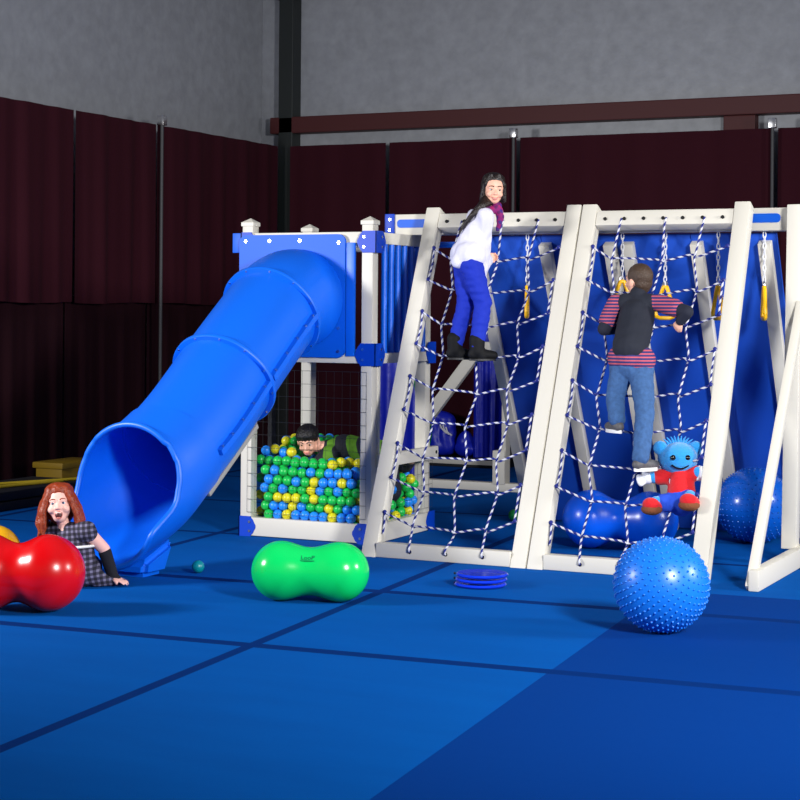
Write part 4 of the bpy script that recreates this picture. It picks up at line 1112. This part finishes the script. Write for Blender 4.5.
P = [('c', hip, hip + V((.02, 0, -.02)), .088, .088)] + chain([hip, kA, fA], [.08, .06, .046]) + chain([hip, kB, kB.lerp(fB, .6)], [.08, .062, .05])
blob('trousers', P, M['navy_top'], pb, .007, 3)
M['red_shoe'] = mat('red_shoe', srgb(190, 20, 24), .5)
blob('shoe', shoe_prims(fB + V((-.01, .03, .012)), V((-.1, -1, .1)), .85, V((0, 0, 1)), .03), M['red_shoe'], pb, .006, 2)
blob('shoe', shoe_prims(fA, V((-.8, .3, -.1)), .9, V((0, 0, 1)), .04), M['red_shoe'], pb, .006, 2)
PIT_KEEP += [(neck, chest, .1), (chest, hip, .1), (shA, shB, .06), (hip, kA, .08), (kA, fA, .06), (fA, fA + V((-.1, .04, -.02)), .05), (hip, kB, .08), (kB, fB, .065), (fB, fB + V((0, -.1, 0)), .04), (shA, elA, .055), (elA, wrA, .045), (wrA, wrA + V((-.08, 0, 0)), .035), (shB, elB, .055), (elB, wrB, .045), (wrB, wrB + V((-.1, 0, .03)), .035), (hd, hd + V((0, 0, -.02)), .095), (hd + V((0, 0, -.05)), neck, .06)]

# ---------------- plush doll on the right net
pc = net(682, 508, .075); pl = root('plush_doll', (pc.x, pc.y, pc.z - .02), 'blue plush doll in red shirt and shorts hanging on right net', 'plush toy')
M['plush_blue'] = mat('plush_blue', srgb(30, 150, 226), .95, bump=(180, .8), sheen=.4)
M['plush_red'] = mat('plush_red', srgb(206, 12, 24), .9, bump=(70, .4), sheen=.2)
M['plush_short'] = mat('plush_shorts', srgb(28, 74, 196), .9, bump=(70, .4))
M['plush_white'] = mat('plush_white', srgb(228, 230, 236), .9, bump=(90, .4))
M['plush_brown'] = mat('plush_brown', srgb(120, 66, 34), .9, bump=(90, .4))
off = .075
def q(px, py, o=0): return net(px, py, off) + LN*o
hc = q(680, 461.5, .05)
P = [('e', hc, (.118, .1, .098), None), ('c', hc - V((0, 0, .06)), q(682, 480, .02), .05, .06), ('c', q(682, 486, .01), q(682, 500, .01), .07, .07)]
hL, hR = q(651, 481, .05), q(700, 477, .03)
P += chain([q(668, 478, .02), q(655, 480, .045)], [.04, .034]) + chain([q(695, 476, .02), q(700, 475, .05)], [.04, .034])
fL, fR = q(657, 512, .10), q(695, 509, .12)
P += chain([q(673, 503, .02), q(660, 507, .09)], [.05, .035]) + chain([q(688, 503, .02), q(694, 501, .09)], [.05, .035])
P += [('e', hc + RT*s_*.105 + V((0, 0, .062)), (.042, .026, .042), None) for s_ in (1, -1)]
blob('body', P, M['plush_blue'], pl, .007, 3)
bm = bmesh.new()
for k in range(11):
    a = -1 + 2*k/10; d = (RT*a*.8 + V((0, 0, 1)) - AW*.15*(k % 2)).normalized(); c = hc + RT*a*.06 + V((0, 0, .085 - .02*a*a))
    tube(bm, smooth_path([c, c + d*.03, c + d*.05 + RT*a*.014], 3), lambda t: .011*(1 - t*.85), 8)
obj('hair_tuft', bm, M['plush_blue'], pl)
for s_ in (1, -1):
    bm = bmesh.new(); c = hc - AW*.094 + RT*s_*.042 + V((0, 0, .014)); ball(bm, c, (.016, .016, .016), 16, 10); obj('button_eye', bm, M['pupil'], pl)
bm = bmesh.new(); tube(bm, smooth_path([hc - AW*.088 + RT*-.05 + V((0, 0, -.03)), hc - AW*.096 + RT*-.025 + V((0, 0, -.044)), hc - AW*.096 + V((0, 0, -.05)), hc - AW*.096 + RT*.025 + V((0, 0, -.044)), hc - AW*.088 + RT*.05 + V((0, 0, -.03))]), .005, 8); obj('stitched_mouth', bm, M['pupil'], pl)
P = [('c', q(682, 477, .02), q(682, 493, .012), .07, .083)] + chain([q(676, 476, .02), q(662, 479, .035)], [.055, .047]) + chain([q(688, 475, .02), q(697, 475, .035)], [.055, .045])
blob('shirt', P, M['plush_red'], pl, .007, 3)
P = [('c', q(682, 497, .008), q(682, 503, .008), .083, .08)] + chain([q(677, 503, .01), q(666, 506, .06)], [.062, .052]) + chain([q(687, 503, .01), q(692, 502, .06)], [.062, .052])
blob('shorts', P, M['plush_short'], pl, .007, 3)
def mitten(c, d, side):
    d = V(d).normalized(); t = d.cross(LN).normalized()*side
    P = [('e', c, (.034, .034, .034), None)]
    for k in range(4): P.append(('c', c, c + (d + t*(-.45 + .3*k)).normalized()*.058, .019, .015))
    P.append(('c', c, c + (t*1.1 + d*.4).normalized()*.045, .018, .013))
    return P
blob('hand', mitten(hL, -RT + V((0, 0, -.25)), 1), M['plush_white'], pl, .005, 2)
blob('hand', mitten(hR, RT*.5 + LN*.8, -1), M['plush_white'], pl, .005, 2)
for f_ in (fL, fR):
    sh = blob('shoe', [('e', f_, (.058, .05, .045), None), ('e', f_ + LN*.03 + V((0, 0, .004)), (.05, .04, .04), None)], M['plush_red'], pl, .006, 2)
    bm = bmesh.new(); ball(bm, f_ + LN*.012 - V((0, 0, .018)), (.061, .062, .034), 20, 12); obj('sole', bm, M['plush_brown'], sh)
# ------------------------------------------------------------------ fill the pit
sp_ = .0672
pts = []
z = lo[2]; L_ = 0
while z < hi[2]:
    y = lo[1] + (sp_*.29*(L_ % 2)); r_ = 0
    while y < hi[1]:
        x = lo[0] + (sp_*.5*((r_ + L_) % 2))
        while x < hi[0]:
            pts.append((x, y, z)); x += sp_
        y += sp_*.87; r_ += 1
    z += sp_*.83; L_ += 1
P_ = np.array(pts) + rng.normal(0, .006, (len(pts), 3))
P_ = P_[P_[:, 2] < top_h(P_[:, 0], P_[:, 1]) - BR*.6]
# keep the two outer layers on the sides one can see, and the top
near = (P_[:, 1] < lo[1] + .17) | (P_[:, 0] > hi[0] - .17) | (P_[:, 2] > top_h(P_[:, 0], P_[:, 1]) - .15)
P_ = P_[near]
def keepout(P, grow=0.0):
    for a, b, r in PIT_KEEP:
        a, b = np.array(a), np.array(b); ab = b - a; t = np.clip(((P - a) @ ab)/max(ab @ ab, 1e-9), 0, 1)
        c = a + t[:, None]*ab; d = P - c; n = np.linalg.norm(d, axis=1) + 1e-9
        m_ = n < r + BR
        P[m_] = c[m_] + d[m_]/n[m_, None]*(r + BR)
    return P
def inside(P):
    bad = np.zeros(len(P), bool)
    for a, b, r in PIT_KEEP:
        a, b = np.array(a), np.array(b); ab = b - a; t = np.clip(((P - a) @ ab)/max(ab @ ab, 1e-9), 0, 1)
        bad |= np.linalg.norm(P - (a + t[:, None]*ab), axis=1) < r + BR*.55
    return bad
P_ = P_[~inside(P_)]
def in_post(P, g):
    bad = np.zeros(len(P), bool)
    for (x, y) in ((FX0, FY0), (FX1 - PW, FY0), (FX0, FY1 - PW), (FX1 - PW, FY1 - PW)):
        dx = np.clip(np.maximum(x - P[:, 0], P[:, 0] - x - PW), 0, None); dy = np.clip(np.maximum(y - P[:, 1], P[:, 1] - y - PW), 0, None)
        bad |= np.hypot(dx, dy) < g
    return bad
P_ = P_[~in_post(P_, BR*.6)]
for it in range(60):
    D = P_[:, None, :] - P_[None, :, :]; d = np.sqrt((D**2).sum(2)) + np.eye(len(P_))*9
    ov = np.clip(2*BR + .0002 - d, 0, None)
    P_ = P_ + (D/d[:, :, None]*(ov*.32)[:, :, None]).sum(1)
    if it % 3 == 0: P_ = keepout(P_)
    P_ = np.clip(P_, lo, hi)
bad = inside(P_) | in_post(P_, BR*.9); P_ = P_[~bad]
th = top_h(P_[:, 0], P_[:, 1])
vis = np.minimum(np.minimum(P_[:, 1] - lo[1], (hi[0] - P_[:, 0])*1.0), np.clip(th - BR - P_[:, 2], 0, None)*.9 + .012)
depth = -P_[:, 0]*math.sin(TH) + P_[:, 1]*math.cos(TH)
order = np.lexsort((depth, np.round(vis/.034)))
cols = [('blue', srgb(34, 140, 244)), ('green', srgb(24, 190, 78)), ('yellow', srgb(222, 212, 30))]
for n_, c in cols: M['pit_' + n_] = mat('pit_ball_' + n_, c, .32)
meshes = {}
for n_, c in cols:
    bm = bmesh.new(); ball(bm, (0, 0, 0), BR, 20, 12); meshes[n_] = finish(bm, M['pit_' + n_])
rc = random.Random(11); rest = bmesh.new(); cnt = 0
for i_ in order:
    k = rc.choices((0, 1, 2), (42, 32, 26))[0]; p = P_[i_]
    if cnt < 290:
        n_ = cols[k][0]; o = bpy.data.objects.new('pit_ball', meshes[n_]); COL.objects.link(o); o.location = p
        o.rotation_euler = (rc.uniform(0, 3), rc.uniform(0, 3), 0)
        props(o, f'{n_} plastic ball heaped in the netted ball pit under the tower', 'ball', f'{n_} balls in the ball pit'); cnt += 1
    else: ball(rest, p, BR, 14, 9, mi=k)
me = finish(rest, [M['pit_' + n_] for n_, c in cols])
o = link('pit_balls', me, None, (-.7, .95, .0)); props(o, 'deeper coloured plastic balls filling the pit behind the front ones', 'balls', None, 'stuff')
# ------------------------------------------------------------------ lights and camera
def area(name, loc, target, w, h, power, col=(1, 1, 1)):
    l = bpy.data.lights.new(name, 'AREA'); l.shape = 'RECTANGLE'; l.size = w; l.size_y = h; l.energy = power; l.color = col
    o = bpy.data.objects.new(name, l); COL.objects.link(o); o.location = loc
    d = V(target) - V(loc); l.spread = math.radians(120); o.rotation_euler = d.to_track_quat('-Z', 'Y').to_euler(); return o
def camxy(X, Y, z): return V((CAM.x + X*RT.x + Y*AW.x, CAM.y + X*RT.y + Y*AW.y, z))
area('studio_light_left', camxy(-5.4, 7.9, 2.5), (-.3, .3, 1.0), .8, .8, 135)
area('studio_light_centre', camxy(2.9, 3.6, 3.0), (.4, .3, .9), .8, .8, 218)
area('studio_light_right', camxy(6.4, 7.4, 2.6), (.2, .3, .8), .8, .8, 100)
w = bpy.data.worlds.new('World'); sc.world = w; w.use_nodes = True
w.node_tree.nodes['Background'].inputs[0].default_value = (.9, .93, 1, 1); w.node_tree.nodes['Background'].inputs[1].default_value = .13
cam = bpy.data.cameras.new('camera'); co = bpy.data.objects.new('camera', cam); COL.objects.link(co)
cam.sensor_width = 36; cam.lens = 36*F/800; cam.shift_y = (HZ - 400)/800; cam.clip_end = 200
co.matrix_world = Matrix.Translation(CAM) @ Matrix.Rotation(TH, 4, 'Z') @ Matrix.Rotation(PI/2, 4, 'X') @ Matrix.Rotation(ROLL, 4, 'Z')
sc.camera = co
vs_ = sc.view_settings; vs_.view_transform = 'Standard'; vs_.look = 'None'; vs_.gamma = 1; vs_.exposure = .2; vs_.use_curve_mapping = False
